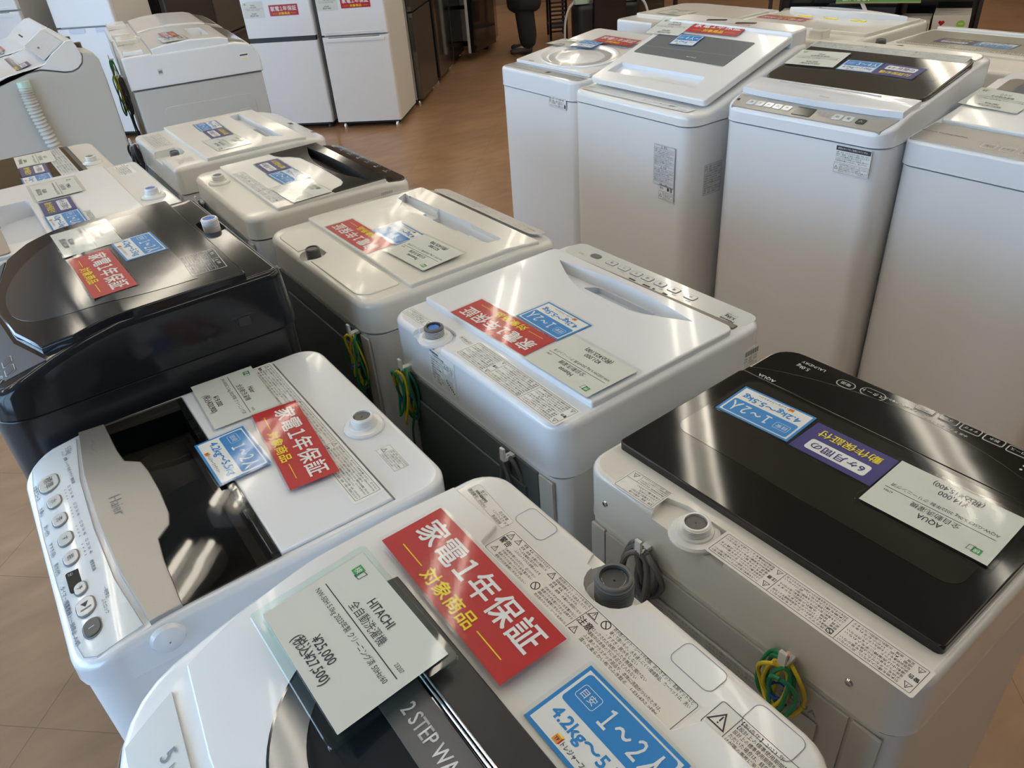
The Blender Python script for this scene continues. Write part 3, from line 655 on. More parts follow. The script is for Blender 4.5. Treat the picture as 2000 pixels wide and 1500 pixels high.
# --- far cream washer with notched rear deck (fifth)
root = washer('cream washing machine with a notched rear deck, farthest in the centre row facing the aisle', .749, 2.757, RR-.016); W5 = root
W, D, H = .544, .52, .921
cab, top = shell(root, W, D, H, .838, PLC, STL, r=(.02, .075), f=.012, g=lambda x, y: -.022*max(0, (-y-.13)/.13)**1.5)
lz = H+.010
cut(top, cutter(ccw(rrect(.49, .10, .02, 2, 2, 0, -.090)), H+.05, lambda x, y: H-.06, PLB))
lid = lidslab(root, rrect(.53, .33, .006, 3, 4, 0, -.010), H-.065, lz, PLC, .004, g=lambda x, y: -.018*max(0, (-y-.12)/.14)**1.5)
cut(lid, cutter(ccw([(.24, -.112), (.22, -.072), (-.17, -.070), (-.215, -.115)]), lz+.04, lambda x, y: lz-.024, PLB), cutter(ccw(rrect(.155, .035, .004, 2, 2, -.03, -.093)), lz+.04, lambda x, y: lz-.04, mat('handle_shade_plastic', (.6, .6, .6), .3)))
cut(top, cutter(ccw([(-.01, .19), (-.01, .28), (-.115, .28), (-.115, .19), (-.09, .178), (-.03, .178)]), H+.05, lambda x, y: H-.022, PLC))
inlet(root, -.06, .205, H-.024, RUB, RUB, .014, flange=False, h=.026)
sheet(root, 'embossed_notice', .13, .212, H, lambda m: smallcols(m, -.10, -.03, .10, .03, 4, 7, INKG), .2, .06, base=None)
sheet(root, 'embossed_notice', -.19, .205, H, lambda m: small(m, -.03, -.025, .03, .025, 7, INKG), .06, .05, base=None)
def dr(m):
    for k in range(8): m.text(['電源', '洗い', 'すすぎ', '脱水', '水位', 'コース', '予約', '入'][k], .18-.05*k, .005, .008, INKG, .0003, res=1); m.frame(.17-.05*k, -.014, .19-.05*k, -.004, .0008, INKG, .0003)
    m.rect(-.05, -.006, -.02, .010, INK, .0004); m.rect(-.21, -.02, -.19, -.006, INK, .0004)
sheet(root, 'control_panel', 0, -.212, H-.003, dr, .47, .05, base=None, tilt=R(9))
sheet(root, 'barcode_sticker', -W/2-.0003, -.12, .885, lambda m: [m.rect(-.018+.003*k, -.006, -.0166+.003*k, .006, INKG, .0002) for k in range(12)], .040, .014, rx=(R(90), 0, R(-90)))
cord(root, 'power_cord', (.245, D/2, .90), RUBD, 5, .06, .10, .004, tie=False, seed=21, lab='black coiled power cord')
card('blue', 'blue capacity card on the farthest cream lid of the centre row', root, .134, .030, lz+.0006, -3)
card('purple', 'purple guarantee card on the farthest cream lid of the centre row', root, .010, .034, lz+.0008, -2)
card('price', 'grey price card on the farthest cream lid of the centre row', root, -.140, .051, lz+.0006, 1.5, mb=price_card('ZABOON', 'AW-5G9 5.0kg 2020年製', '¥18,000', '(税込¥19,800)', ''))

# ================================================================== CENTRE, ROW FACING LEFT
# --- 5kg washer at the bottom edge with round black window
root = washer('white 5kg washing machine with a round black lid window at the bottom of the picture', .142, .399, LL+.002); HT = root
W, D, H = .522, .513, .96
def gH(x, y): return -.072*max(0, (-y+.02)/.277)**1.7
cab, top = shell(root, W, D, H, .875, PLA, STL, r=(.045, .085), f=.014, g=gH, dark_back=False)
lp = [(-.247, .188), (-.252, .10), (-.250, .0), (-.243, -.10), (-.232, -.160), (-.12, -.174), (0, -.178), (.12, -.174), (.232, -.160), (.243, -.10), (.250, 0), (.252, .10), (.247, .188), (.158, .190), (.146, .160), (-.146, .160), (-.158, .190)]
def dens(p, n=6): return [(p[i][0]+(p[(i+1) % len(p)][0]-p[i][0])*k/n, p[i][1]+(p[(i+1) % len(p)][1]-p[i][1])*k/n) for i in range(len(p)) for k in range(n)]
def strip_slab(poly, z0, z1, m, g, f=.003, name='lid', parent=None, nb=26):
    """curved slab: follows g over its whole surface (cut into strips front to back)"""
    me_ = MB(); poly = ccw(poly); bm = bmesh.new(); vs = [bm.verts.new((x, y, 0)) for x, y in poly]; bm.faces.new(vs)
    y0 = min(p[1] for p in poly); y1 = max(p[1] for p in poly)
    for k in range(1, nb):
        bmesh.ops.bisect_plane(bm, geom=bm.verts[:]+bm.edges[:]+bm.faces[:], plane_co=(0, y0+(y1-y0)*k/nb, 0), plane_no=(0, 1, 0))
    r = bmesh.ops.extrude_face_region(bm, geom=bm.faces[:]); top_v = [v for v in r['geom'] if isinstance(v, bmesh.types.BMVert)]
    tops = set(top_v)
    for v in bm.verts: v.co.z = (z1 if v in tops else z0)+g(v.co.x, v.co.y)
    bmesh.ops.recalc_face_normals(bm, faces=bm.faces)
    me = bpy.data.meshes.new(name); bm.to_mesh(me); bm.free(); me.materials.append(m); me.shade_smooth(); me.set_sharp_from_angle(angle=R(35))
    o = bpy.data.objects.new(name, me); COL.objects.link(o); o.parent = parent
    if f:
        bv = o.modifiers.new('bevel', 'BEVEL'); bv.width = f; bv.segments = 2; bv.limit_method = 'ANGLE'; bv.angle_limit = R(50)
    return o
lid = strip_slab(lp, H-.02, H+.008, PLA, gH, .003, 'lid', root)
def ser(w_, y0, y1, n=40, e=2.4):
    out = []
    for k in range(n+1):
        t = math.pi*k/n; c, s_ = math.cos(t), math.sin(t)
        out.append((w_*math.copysign(abs(c)**(2/e), c), y0-(y0-y1)*abs(s_)**(2/e)))
    return out
win = ser(.155, .050, -.145)
wn = strip_slab(win, H+.004, H+.0095, mat('black_glass', (.012, .014, .018), .05, coat=.7), gH, 0, 'lid_window', root); wn['label'] = 'black glass window'
rg = ser(.152, .048, -.142); ri = ser(.118, .048, -.108)
q = MB(); n = len(rg); vs = [(x, y, H+.0100+gH(x, y)) for x, y in rg]+[(x, y, H+.0100+gH(x, y)) for x, y in ri]
q.add(vs, [(k, n+k, n+k+1, k+1) for k in range(n-1)], mat('window_rim_tint', (.055, .07, .085), .12, coat=.5)); q.build('window_rim', wn)
hb = strip_slab([(-.165, .020), (-.160, .060), (.160, .060), (.165, .020)], H+.004, H+.013, BLM, gH, .002, 'handle_bar', root); 
bd = strip_slab([(-.160, -.030), (-.160, .012), (.160, .012), (.160, -.030)], H+.004, H+.0112, mat('grey_band', (.10, .10, .105), .35), gH, 0, 'name_band', root)
q = MB(); zz = H+.0117; q.text('2 STEP WASH', .030, -.009, .021, WHT, zz, sx=.80, bold=.012); q.v = [(x, y, zz+gH(x, y)) for x, y, _ in q.v]; q.build('name_print', bd, smooth=0)
for y in (.0155, .0195): q = MB(); q.tube([(-.155, y, H+.0135+gH(0, y)), (.155, y, H+.0135+gH(0, y))], .0013, CHR, 6, 0); q.build('chrome_line', root)
cp = strip_slab([(-.206, -.240), (-.222, -.182), (-.12, -.192), (0, -.196), (.12, -.192), (.222, -.182), (.206, -.240), (.12, -.2475), (0, -.2495), (-.12, -.2475)], H-.02, H+.003, mat('silver_panel', (.60, .62, .61), .35, metal=.1), gH, .001, 'control_panel', root)
q = MB(); q.text('5', -.158, -.205, .024, INKG, H+.0037, sx=.9); q.text('kg', -.140, -.2065, .014, INKG, H+.0037, sx=.9); q.text('NW-50H', -.147, -.229, .010, INKG, H+.0037, sx=.85)
q.v = [(x, y, .0006+H+.0037+gH(x, y)) for x, y, _ in q.v]; q.build('panel_print', cp, smooth=0)
for k in range(6): button(root, -.08+.045*k, -.222, H+.004+gH(0, -.222), LGR, .014, .010, True, .002, mark=['電', '水', '洗', 'す', '脱', '始'][k], tilt=R(20))
cut(top, cutter(ccw(rrect(.066, .07, .030, 5, 2, -.010, .242)), H+.05, lambda x, y: H-.024, PLA), cutter(ccw([(-.05, .235), (.035, .235), (.075, .28), (-.075, .28)]), H+.05, lambda x, y: H-.002-(y-.233)*.35, PLA))
inlet(root, -.010, .238, H-.024, RUB, CLR, .020, flange=False, h=.036)
def dr(m):
    m.text('型 式：', -.022, .0045, .0052, INK, .0002, 'c', res=1); m.text('NW-50H(W)', -.020, -.0005, .0055, INK, .0002, sx=.85, bold=.03); m.text('製造番号：3002061', -.020, -.006, .0048, INK, .0002, res=1)
    m.text('日立家電', .026, .004, .0046, INK, .0002, res=1); m.text('メンバーズクラブ', .026, -.001, .0044, INK, .0002, res=1); m.text('製品登録', .026, -.006, .0046, INK, .0002, res=1); m.rect(.004, -.006, .014, .006, PAPER, .0002)
sheet(root, 'model_label', -.197, .207, H, lambda m: (m.frame(-.042, -.009, .042, .009, .0003, INKG, .0002, .003), dr(m)), .085, .019, rot=-5)
def dr(m):
    w, h = .290, .042
    m.frame(-w/2+.001, -h/2+.001, w/2-.001, h/2-.001, .0006, INK, .0002, .003); m.rect(.0, -h/2+.001, .0006, h/2-.001, INK, .0002); m.rect(.0, .008, .019, .0086, INK, .0002); m.rect(.0186, -h/2, .0192, h/2, INK, .0002) if 0 else None
    m.warn(-.137, .014, .009, z=.0002); m.text('警告', -.135, -.002, .0095, INK, .0002, bold=.02, rot=-90) if 0 else m.text('警告', -.134, .003, .0090, INK, .0002, bold=.02); m.warn(-.124, .015, .008, z=.0002); m.warn(-.134, -.011, .008, z=.0002)
    small(m, -.116, .001, -.070, .019, 4, seed=0); small(m, -.126, -.019, -.070, -.001, 4, seed=2); m.warn(-.061, .014, .009, z=.0002); small(m, -.053, .001, -.002, .019, 4, seed=4); m.ban(-.061, -.010, .0055, z=.0002); small(m, -.053, -.019, -.002, -.001, 4, seed=5)
    m.warn(.008, .014, .010, z=.0002); m.text('注意', .0105, -.001, .010, INK, .0002, bold=.02); m.warn(.008, -.013, .009, z=.0002); m.ban(.025, .014, .0055, z=.0002)
    L_ = ['防水性のマット・シートや衣類、足ふきマット、玄関マットなど', '硬くて厚いもの、水を通しにくい繊維製品、カーペットは、洗い', '・すすぎ・脱水をしない', 'ロックされた状態のふたを無理に開けない', '運転中は本体の下に手足など入れない', 'ふた裏のプラスチック部品や、本体に洗剤がついたときは、', '湿った柔らかい布でふき取る　1-E3147-2 >PP<']
    for i, t in enumerate(L_): m.text(t, .034 if i < 3 else .020, .0175-.0056*i, .0050, INK, .0002, 'l', fit=min(.106, .0040*len(t)), res=1)
sheet(root, 'warning_label', -.001, .1815, H, dr, .292, .043, rot=-.5)
def dr(m):
    m.frame(-.052, -.016, .052, .016, .0006, INK, .0002, .003); m.rect(-.030, -.016, -.0294, .016, INK, .0002); m.warn(-.041, 0, .017, z=.0002)
    for i, t in enumerate(['【製造年】2023 年', '【設計上の標準使用期間】 7年', '設計上の標準使用期間を超えてお使い', 'ただいた場合は、経年劣化による発火・', 'けが等の事故に至るおそれがあります。']): m.text(t, -.027, .0115-.0058*i, .0050, INK, .0002, 'l', fit=min(.075, .0040*len(t)), res=1)
sheet(root, 'age_label', .205, .205, H, dr, .105, .034)
for a in (-.135, .115, .20): q = MB(); q.slab(rrect(.052, .030, .008, 4, 2, a, .230), H-.001, H+.0003, PLA); q.outline(rrect(.052, .030, .008, 4, 2, a, .230), .0007, INKG, H+.0006); q.build('hinge_cover', root)
cd_ = card('red', 'large red one-year warranty card across the lid of the nearest bottom-left washer', root, -.094, .107, H+.0200, -1, tilt=R(2.2)); cd_.scale = (1.05, 1.05, 1)
card('blue', 'large blue 1～2人 card on the washer at the bottom edge', root, .118, .108, H+.0100, 0, tilt=R(1.0))
pc = card('price', 'price card reading HITACHI in a clear acrylic holder over the round window', root, -.111, -.017, H+.0270, 1, tilt=R(4.5), scale=1.07, mb=price_card('HITACHI', 'NW-50H 5.0kg 2023年製 クリーニング済 50Hz/60', '¥25,000', '(税込¥27,500)', '23207'), slv=(.002, .002))
q = MB(); q.slab(rrect(.180, .128, .006, 3, 4, -.002, -.002), -.0085, -.0015, ACR, .001, steps=1); q.build('acrylic_holder', pc)
q = MB(); q.box(.068, .080, -.058, -.046, -.020, -.0085, ACR); q.box(-.08, -.068, .046, .058, -.014, -.0085, ACR); q.box(-.08, -.068, -.058, -.046, -.020, -.0085, ACR); q.build('stand_foot', pc)

# --- 5.5kg washer with silver front flap and smoky window
root = washer('white 5.5kg washing machine with a silver lid front and smoky window', .132, 1.025, LL-.014); HA = root
W, D, H = .513, .526, .869
def gA(x, y): return -.026*max(0, (-y-.15)/.107)**1.8
cab, top = shell(root, W, D, H, .808, PLB, STL, r=(.045, .055), f=.010, g=gA)
well = cutter(ccw([(-.242, .175), (.242, .175), (.242, -.160), (-.242, -.160)]), H+.05, lambda x, y: H-.012, PLB)
tub = MB(); tub.lathe([(.20, .70), (.215, .87)], WELL, (0, -.03, 0), 40)
well2 = cutter(ccw([(-.225, -.005), (.225, -.005), (.232, -.14), (-.232, -.14)]), H+.05, lambda x, y: H-.11, WELL)
cut(top, well, well2)
cut(cab, cutter(ccw([(-.20, -.02), (.20, -.02), (.20, -.135), (-.20, -.135)]), .9, lambda x, y: .72, WELL))
q = MB(); q.lathe([(.140, .70), (.150, .76), (.190, .80), (.205, .812), (.215, .800), (.2, .70)], WELB, (0, -.03, 0), 40, False, False)
ob = q.build('wash_tub', root); ob['label'] = 'steel rim of the wash tub'; cut(ob)
bm = bmesh.new(); bm.from_mesh(ob.data)
for sgn, yy in ((1, -.012), (-1, -.13)):
    bmesh.ops.bisect_plane(bm, geom=bm.verts[:]+bm.edges[:]+bm.faces[:], plane_co=(0, yy, 0), plane_no=(0, sgn, 0), clear_outer=True)
bm.to_mesh(ob.data); bm.free()
lz = H+.004
rl = lidslab(root, [(-.240, .004), (-.240, .172), (.240, .172), (.240, .004)], H-.008, lz, PLB, .004, name='rear_lid')
fc = [(-.243, -.124), (-.15, -.122), (-.112, -.118), (-.092, -.098), (-.06, -.094), (0, -.092), (.06, -.094), (.085, -.100), (.105, -.120), (.15, -.124), (.245, -.126)]
fo = [(.247, -.166), (.136, -.178), (.012, -.182), (-.12, -.178), (-.247, -.164)]
sf = MB(); sf.slab(ccw(fc+fo), H-.006, H+.006, SIL, .003, steps=2); sl = sf.build('lid_flap', root); sl['label'] = 'brushed silver front flap with maker name'
q = MB(); q.text('Haier', -.006, -.150, .0235, INKG, H+.0064, sx=.95, bold=.002); q.build('maker_name', sl, smooth=0)
gp = ccw([(-.240, .004)]+[(a, b) for a, b in fc]+[(.243, .004)])
q = MB(); q.slab(gp, lz-.003, lz-.0005, SMK); wd = q.build('smoky_window', root); wd['label'] = 'smoky transparent window'
q = MB(); q.box(-.235, .235, -.006, .003, lz-.004, lz+.001, CLR, .001)
for k in range(9): q.box(-.16+.036*k, -.14+.036*k, -.009, .002, lz-.003, lz+.002, CLR, .001)
q.build('hinge', root)
pnl = [(-.238, -.170), (-.12, -.185), (.012, -.189), (.136, -.186), (.242, -.173), (.240, -.232), (.226, -.246), (.20, -.250), (.07, -.254), (-.04, -.2555), (-.17, -.252), (-.222, -.247), (-.237, -.232)]
cp = strip_slab(pnl, H-.02, H+.0012, PAN, gA, 0, 'control_panel', root, nb=12); cp['label'] = 'pale control panel film'
q = MB(); q.outline(ccw(pnl), .0006, INKG, 0)
q.text('5.5kg', -.215, -.186, .013, INKG, 0, sx=.8, res=2); q.text('JW-HS55', -.215, -.196, .004, INKG, 0)
BT = [(-.158, '標準', 'お急ぎコース', .021), (-.104, '水', '水量(L)', .014), (-.054, '洗', '洗い(分)', .014), (-.004, 'す', 'すすぎ(回)', .014), (.042, '脱', '脱水(分)', .014), (.112, '予', 'タイマー/槽風乾燥', .011), (.150, '▶‖', 'スタート/一時停止', .016), (.192, '⏻', '入/切', .015)]
for a, t, lb, r_ in BT:
    q.text(lb, a, -.2485, .0072, INK, 0, res=1)
    if r_ < .0141 and a < .06:
        for k, t2 in enumerate(['12', '20', '36', '46']): q.text(t2, a-.015+.010*k, -.202, .0062, INK, 0, res=1); q.rect(a-.0125+.0085*k, -.2105, a-.0115+.0085*k, -.208, INK, 0)
q.text('標準 シーツ 毛布 ドライ 槽乾燥', -.160, -.195, .0058, INK, 0, res=1); q.text('一時停止', .150, -.200, .006, INK, 0, res=1); q.text('ふたロック', .172, -.206, .006, INK, 0, res=1); q.text('槽風乾燥', .085, -.205, .006, INK, 0, res=1)
q.v = [(x, y, H+.0019+gA(x, y)) for x, y, _ in q.v]; q.build('panel_print', cp, smooth=0)
q = MB(); q.slab(rrect(.044, .030, .004, 4, 1, .092, -.225), 0, .0012, mat('display_window', (.03, .035, .03), .15)); q.text('あと', .107, -.215, .007, INKL, .0015); q.text('分', .076, -.234, .007, INKL, .0015); o = q.build('display', cp, (0, 0, H+.0005+gA(0, -.225))); o.rotation_euler = (R(0), 0, 0)
for a, t, lb, r_ in BT:
    dk = a == .192; button(root, a, -.227, H+.0013+gA(a, -.227), mat('dark_button', (.05, .06, .06), .25) if dk else mat('silver_button', (.50, .52, .52), .22, metal=.3), r_*1.0, r_*.72, False, .003, mark=t if a != .192 else 'I', mm=INKL if dk else INK, tilt=R(12), rim=INKG)
inlet(root, .055, .217, H, PLA, RUB, .0175, lab='white threaded water inlet')
sheet(root, 'warning_label', -.012, .146, lz, warning_big(.455, .044, 8), .462, .048, rot=0)
sheet(root, 'age_label', .155, .215, H, lambda m: (m.frame(-.032, -.012, .032, .012, .0004, INK, .0002), m.rect(-.018, -.012, -.0176, .012, INK, .0002), m.warn(-.025, 0, .009, z=.0002), small(m, -.016, -.011, .031, .011, 6)), .066, .026, rot=-1)
q = MB(); q.lathe([(.022, 0), (.019, .006), (.008, .010), (.001, .0105)], PLB, (0, 0, 0), 24, True, False); o = q.build('side_cap', root, (W/2-.0005, -.155, .845)); o.rotation_euler = (0, R(90), 0)
q = MB()
for k in range(7): a = -.17+.02*random.random(); q.line(-.205+.006*k, -.150+.004*math.sin(k), -.200+.006*k, -.152+.004*math.sin(k+2), .0007, INKG, 0)
q.build('scuff_marks', sl, (0, 0, H+.0063), smooth=0)
card('price', 'price card reading Haier on the rear lid beside the smoky window', root, -.172, .078, lz+.003, -2, mb=price_card('Haier', 'JW-HS55C 5.5kg 2022年製 クリーニング済', '¥19,000', '(税込¥20,900)', '14075'), slv=(.022, .008))
card('red', 'red warranty card tilted askew beside the printed labels of the 5.5kg washer', root, .028, .108, lz+.0065, -5.3)
card('blue', 'blue 1～2人 card overlapping the smoky window of the 5.5kg washer', root, -.008, .021, lz+.0045, 1)

# --- charcoal washer
root = washer('charcoal black washing machine, the only all-dark one, at the left picture edge', .125, 1.578, LL); BK = root
W, D, H = .56, .53, .915
cab = MB(); cab.slab(rrect(W-.012, D-.012, (.03, .06), 5, 3), .02, .912, CHM, .004); cab.build('cabinet', root)
for sx in (-1, 1):
    for sy in (-1, 1): q = MB(); q.lathe([(.022, 0), (.024, .012), (.018, .024)], RUBD, (sx*.23, sy*.21, 0), 12); q.build('foot', root)
TOP = 1.024
def gB(x, y): return -.075*max(0, (-y-.02)/.245)**1.5
p = rrect(W, D, (.03, .075), 6, 8); h = MB(); rs = [[(x, y, H) for x, y in p], [(x, y, H+.004) for x, y in inset(p, .0005)]]
def rp(i): return rrect(W-2*i, D-2*i, (max(.008, .03-i), max(.02, .075-i)), 6, 8)
rs.append([(x, y, H+.03+gB(x, y)*.3) for x, y in rp(.001)])
for k in range(5):
    a = math.pi/2*k/4; rs.append([(x, y, TOP-.014+.014*math.sin(a)+gB(x, y)) for x, y in rp(.006+.014*(1-math.cos(a)))])
last = rp(.020)
for sc_ in (.9, .78, .65, .5, .35, .2, .08): rs.append([(x*sc_, y*sc_, TOP+gB(x*sc_, y*sc_)) for x, y in last])
h.rings(rs, CHA); top = h.build('top_housing', root)
lp = [(-.262, .195), (-.266, .0), (-.262, -.10), (-.235, -.145), (-.12, -.180), (0, -.192), (.12, -.180), (.235, -.150), (.262, -.10), (.268, 0), (.264, .195)]
lid = strip_slab(lp, TOP-.018, TOP+.012, CHA, lambda x, y: gB(x, y), .004, 'lid', root); lid['label'] = 'glossy charcoal lid'
q = strip_slab(ser(.225, .120, -.175), TOP+.006, TOP+.0126, mat('tinted_lid_panel', (.030, .034, .042), .1, coat=.1, bump=.0003, bscale=5), lambda x, y: gB(x, y), 0, 'lid_window', lid)
def dr(m):
    m.frame(-.052, -.032, .052, .032, .0012, INKL, .0002); m.rect(-.002, -.032, -.001, .032, INKL, .0002); m.rect(-.052, .0, .052, .0008, INKL, .0002)
    m.warn(-.044, .022, .010, INKL, .0002); m.warn(.008, .022, .010, INKL, .0002); m.text('警告', -.030, .024, .007, INKL, .0002); m.text('注意', .022, .024, .007, INKL, .0002)
    small(m, -.049, .003, -.004, .018, 4, INKL); small(m, .002, .003, .049, .018, 4, INKL, seed=2); smallcols(m, -.05, -.030, .05, -.002, 2, 6, INKL, seed=3)
sheet(root, 'lid_notice', .160, .150, TOP+.0124, dr, .11, .07, base=None, rot=-4)
q = MB(); q.text('切/入', .22, -.222, .010, INKL, 0); q.text('スタート', .18, -.222, .008, INKL, 0); q.text('洗い すすぎ 脱水 予約 水量 コース', .03, -.215, .008, INKL, 0, res=1); q.text('標準 お急ぎ 毛布 ドライ わたし流', .03, -.228, .007, BLU, 0, res=1)
q.v = [(x, y, TOP+.0018+gB(x, y)) for x, y, _ in q.v]; q.build('panel_print', top, smooth=0)
pn = strip_slab([(-.235, -.215), (-.262, -.150), (-.13, -.186), (0, -.197), (.13, -.186), (.262, -.150), (.235, -.215), (.12, -.252), (0, -.256), (-.12, -.252)], TOP-.01, TOP+.0012, mat('slate_panel', (.045, .05, .058), .45), gB, 0, 'control_panel', root)
for k in range(2): button(root, .212-.035*k, -.205, TOP+.001+gB(0, -.205), CHM, .012, .008, True, .0015, rim=SIL2, tilt=R(25))
cut(top, cutter(ccw(rrect(.085, .045, .012, 3, 2, -.05, .228)), TOP+.05, lambda x, y: TOP-.014, CHM))
inlet(root, -.045, .228, TOP-.014, PLA, BLUC, .0165, flange=False, h=.034, lab='white inlet with blue inside')
q = MB(); q.slab(rrect(.026, .052, .012, 4, 1), 0, .0012, CHM); q.slab(rrect(.018, .022, .003, 3, 1), .0012, .003, BLM); o = q.build('side_clip', root, (W/2-.0035, .165, .953)); o.rotation_euler = (R(90), R(0), R(90)); o.rotation_euler = Matrix(((0, 0, 1), (0, 1, 0), (-1, 0, 0))).to_euler()
card('price', 'grey price card on the left of the charcoal lid', root, -.150, .003, TOP+.0128, .7, tilt=R(1), mb=price_card('maxzen', 'JW60WP01 6.0kg 2021年製 クリーニング済', '¥23,000', '(税込¥25,300)', '61'))
card('red', 'red warranty card lying on the charcoal lid', root, .063, -.010, TOP+.0130, .8, tilt=R(1))
card('blue', 'blue 1～2人 card on the charcoal lid, beside two lamp streaks', root, -.018, .077, TOP+.0128, 1.5)

# --- STAINLESS DRUM washer
root = washer('white washing machine marked STAINLESS DRUM, cut by the left picture edge', .11, 2.21, LL); ST = root
W, D, H = .58, .56, .972
cab, top = shell(root, W, D, H, .88, PLA, STL, r=(.02, .06), f=.010, dark_back=False)
lz = H+.008
cut(top, cutter(ccw(rrect(.50, .13, .02, 2, 2, 0, -.08)), H+.05, lambda x, y: H-.06, PLB))
lid = lidslab(root, rrect(.565, .36, .006, 3, 4, 0, .010), H-.065, lz, PLA, .004)
cut(lid, cutter(ccw(rrect(.33, .085, .015, 3, 2, .05, -.075)), lz+.04, lambda x, y: lz-.040-(-.033-y)*.12, PLB))
q = MB(); q.slab(rrect(.55, .075, .01, 3, 2, 0, -.155), lz-.004, lz+.003, mat('taupe_panel', (.30, .245, .20), .3), .001); q.build('front_panel', root)
q = MB(); q.text('STAINLESS DRUM', .150, .072, .019, INKG, lz+.0003, sx=.62); q.build('lid_print', lid, smooth=0)
q = MB(); q.text('電源 洗い すすぎ 脱水 コース', .0, -.235, .009, INKG, H+.0003, res=1); q.build('panel_print', top, smooth=0)
sheet(root, 'warning_label', -.215, .232, H, lambda m: (m.frame(-.055, -.020, .055, .020, .0004, INK, .0002), m.rect(-.018, -.02, -.0176, .02, INK, .0002), m.rect(.018, -.02, .0184, .02, INK, .0002), smallcols(m, -.053, -.018, .053, .012, 3, 5), m.text('警告', -.035, .0155, .007, INK, .0002)), .115, .044)
inlet(root, .104, .231, H, PLA, BLUC, .016, h=.024, lab='white inlet with blue ring')
card('price', 'grey price card on the STAINLESS DRUM lid', root, -.145, .042, lz+.003, -1.3, mb=price_card('YAMADA', 'YWM-T60H1 6.0kg 2022年製', '¥25,000', '(税込¥27,500)', '7'), slv=(.022, .016))
card('purple', 'purple guarantee card on the STAINLESS DRUM lid', root, .009, .021, lz+.001, -1.4)
card('blue', 'blue 1～2人 card on the STAINLESS DRUM lid', root, .138, .019, lz+.001, 0)

# --- white washer with dark window lid behind it
root = washer('white washing machine with a dark window lid, behind the STAINLESS DRUM one', .09, 2.775, LL); DK = root
W, D, H = .52, .53, .935
cab, top = shell(root, W, D, H, .86, PLC, STL, r=(.05, .06), f=.012, dark_back=False)
q = MB(); q.slab(rrect(.49, .33, .012, 3, 3, 0, .010), H-.004, H+.005, BLK, .003); lid = q.build('lid', root); lid['label'] = 'dark glossy lid'
lz = H+.0052
sheet(root, 'warning_label', -.0, .135, lz, lambda m: smallcols(m, -.23, -.022, .23, .022, 4, 6), .47, .05, base=mat('silvered_label', (.55, .57, .54), .35))
q = MB(); q.slab(rrect(.48, .016, .003, 2, 1, 0, .178), H, H+.004, BLM, .001); q.build('hinge_slot', root)
q = MB(); q.text('電源 洗い すすぎ 脱水 コース', 0, -.21, .009, INKG, H+.0003, res=1); q.build('panel_print', top, smooth=0)
inlet(root, .045, .212, H, PLC, RUB, .0155)
card('price', 'white price card with a red mark on the dark window lid at far left', root, -.148, .074, lz+.0005, -2.5, mb=price_card('AQUA', 'AQW-H7 7.0kg 2020年製', '¥28,000', '(税込¥30,800)', '', icon=False), slv=(.004, .004))
card('purple', 'purple guarantee card on the dark window lid at far left', root, -.012, .053, lz+.0005, -3)
card('blue', 'blue 1～2人 card on the dark window lid at far left', root, .118, .046, lz+.0005, -1.3)

# ================================================================== RIGHT ROW, fronts towards the camera's left
def slopeplane(root, z0, s, b0, w, b_front, b_back, m, name='lid', a0=0, t=.012, r=.008, f=.004):
    """a flat lid lying on a slope z = z0 + s*(b-b0); returns the lid (local y runs up the slope)"""
    ang = math.atan(s); k = math.sqrt(1+s*s); mid = (b_front+b_back)/2; L_ = (b_back-b_front)*k
    q = MB(); q.slab(rrect(w, L_, r, 4, 2), -t, 0, m, f); o = q.build(name, root, (a0, mid, z0+s*(mid-b0))); o.rotation_euler = (ang, 0, 0); return o
def onslope(kind, label, root, a, b, pl, rot=0, lift=.0006, **kw):
    z0, s, b0 = pl; return card(kind, label, root, a, b, z0+s*(b-b0)+lift, rot, math.atan(s), **kw)

# --- round-moulded washer with grey panel (back of the right row)
root = washer('white washing machine with round moulded lid and grey panel, farthest in the right-hand row', 2.244, 2.602, LL-.019); W1 = root
W, D, H = .528, .56, .92
P1 = (.93, .12, -.18)
def g1(x, y): return .12*max(0, y+.20)
cab, top = shell(root, W, D, H, .845, PLB, STL, r=(.04, .05), f=.012, g=g1, sub=16)
def dr(m):
    m.text('SHARP', .225, .012, .009, INK, .0003, bold=.02); m.rect(.018, -.012, .042, .010, INK, .0003)
    for k in range(6): m.text(['電源', 'コース', '洗い', 'すすぎ', '脱水', '水量'][k], -.20+.035*k, .004, .007, WHT if 0 else INKG, .0003, res=1); m.frame(-.21+.035*k, -.016, -.19+.035*k, -.006, .0007, INKL, .0003)
    small(m, .06, -.014, .21, .014, 4, INKG)
o = sheet(root, 'control_panel', 0, -.228, H+.0008, lambda m: dr(m), .500, .052, base=mat('grey_panel_film', (.25, .25, .255), .35), r=.012, rot=0, lab='grey control panel')
o.rotation_euler = (0, 0, 0); o2 = sheet(o, 'panel_print', 0, 0, .0003, lambda m: (m.text('SHARP', -.225, .012, .009, INK, .0003)), .01, .01, base=None)
q = MB()
lid = slopeplane(root, .937, .12, -.18, .490, -.195, .10, PLA, t=.012)
q = MB(); q.lathe([(.150, 0), (.152, .004), (.146, .007), (.140, .004), (.11, -.002), (.06, .004), (.001, .006)], PLA, (0, 0, 0), 48, True, False, sx=1.35)
d_ = q.build('moulded_dome', lid, (.02, -.01, .0)); d_.scale = (1, .88, 1)
q = MB(); q.slab(rrect(.50, .17, (.03, .004), 4, 2), -.03, .004, PLA, .004); o = q.build('rear_cover', root, (0, .188, .977)); o.rotation_euler = (math.atan(.12), 0, 0)
q = MB(); q.rect(-.008, -.004, .03, .004, INKG); q.build('lid_print', lid, (-.16, -.135, .0004), smooth=0)
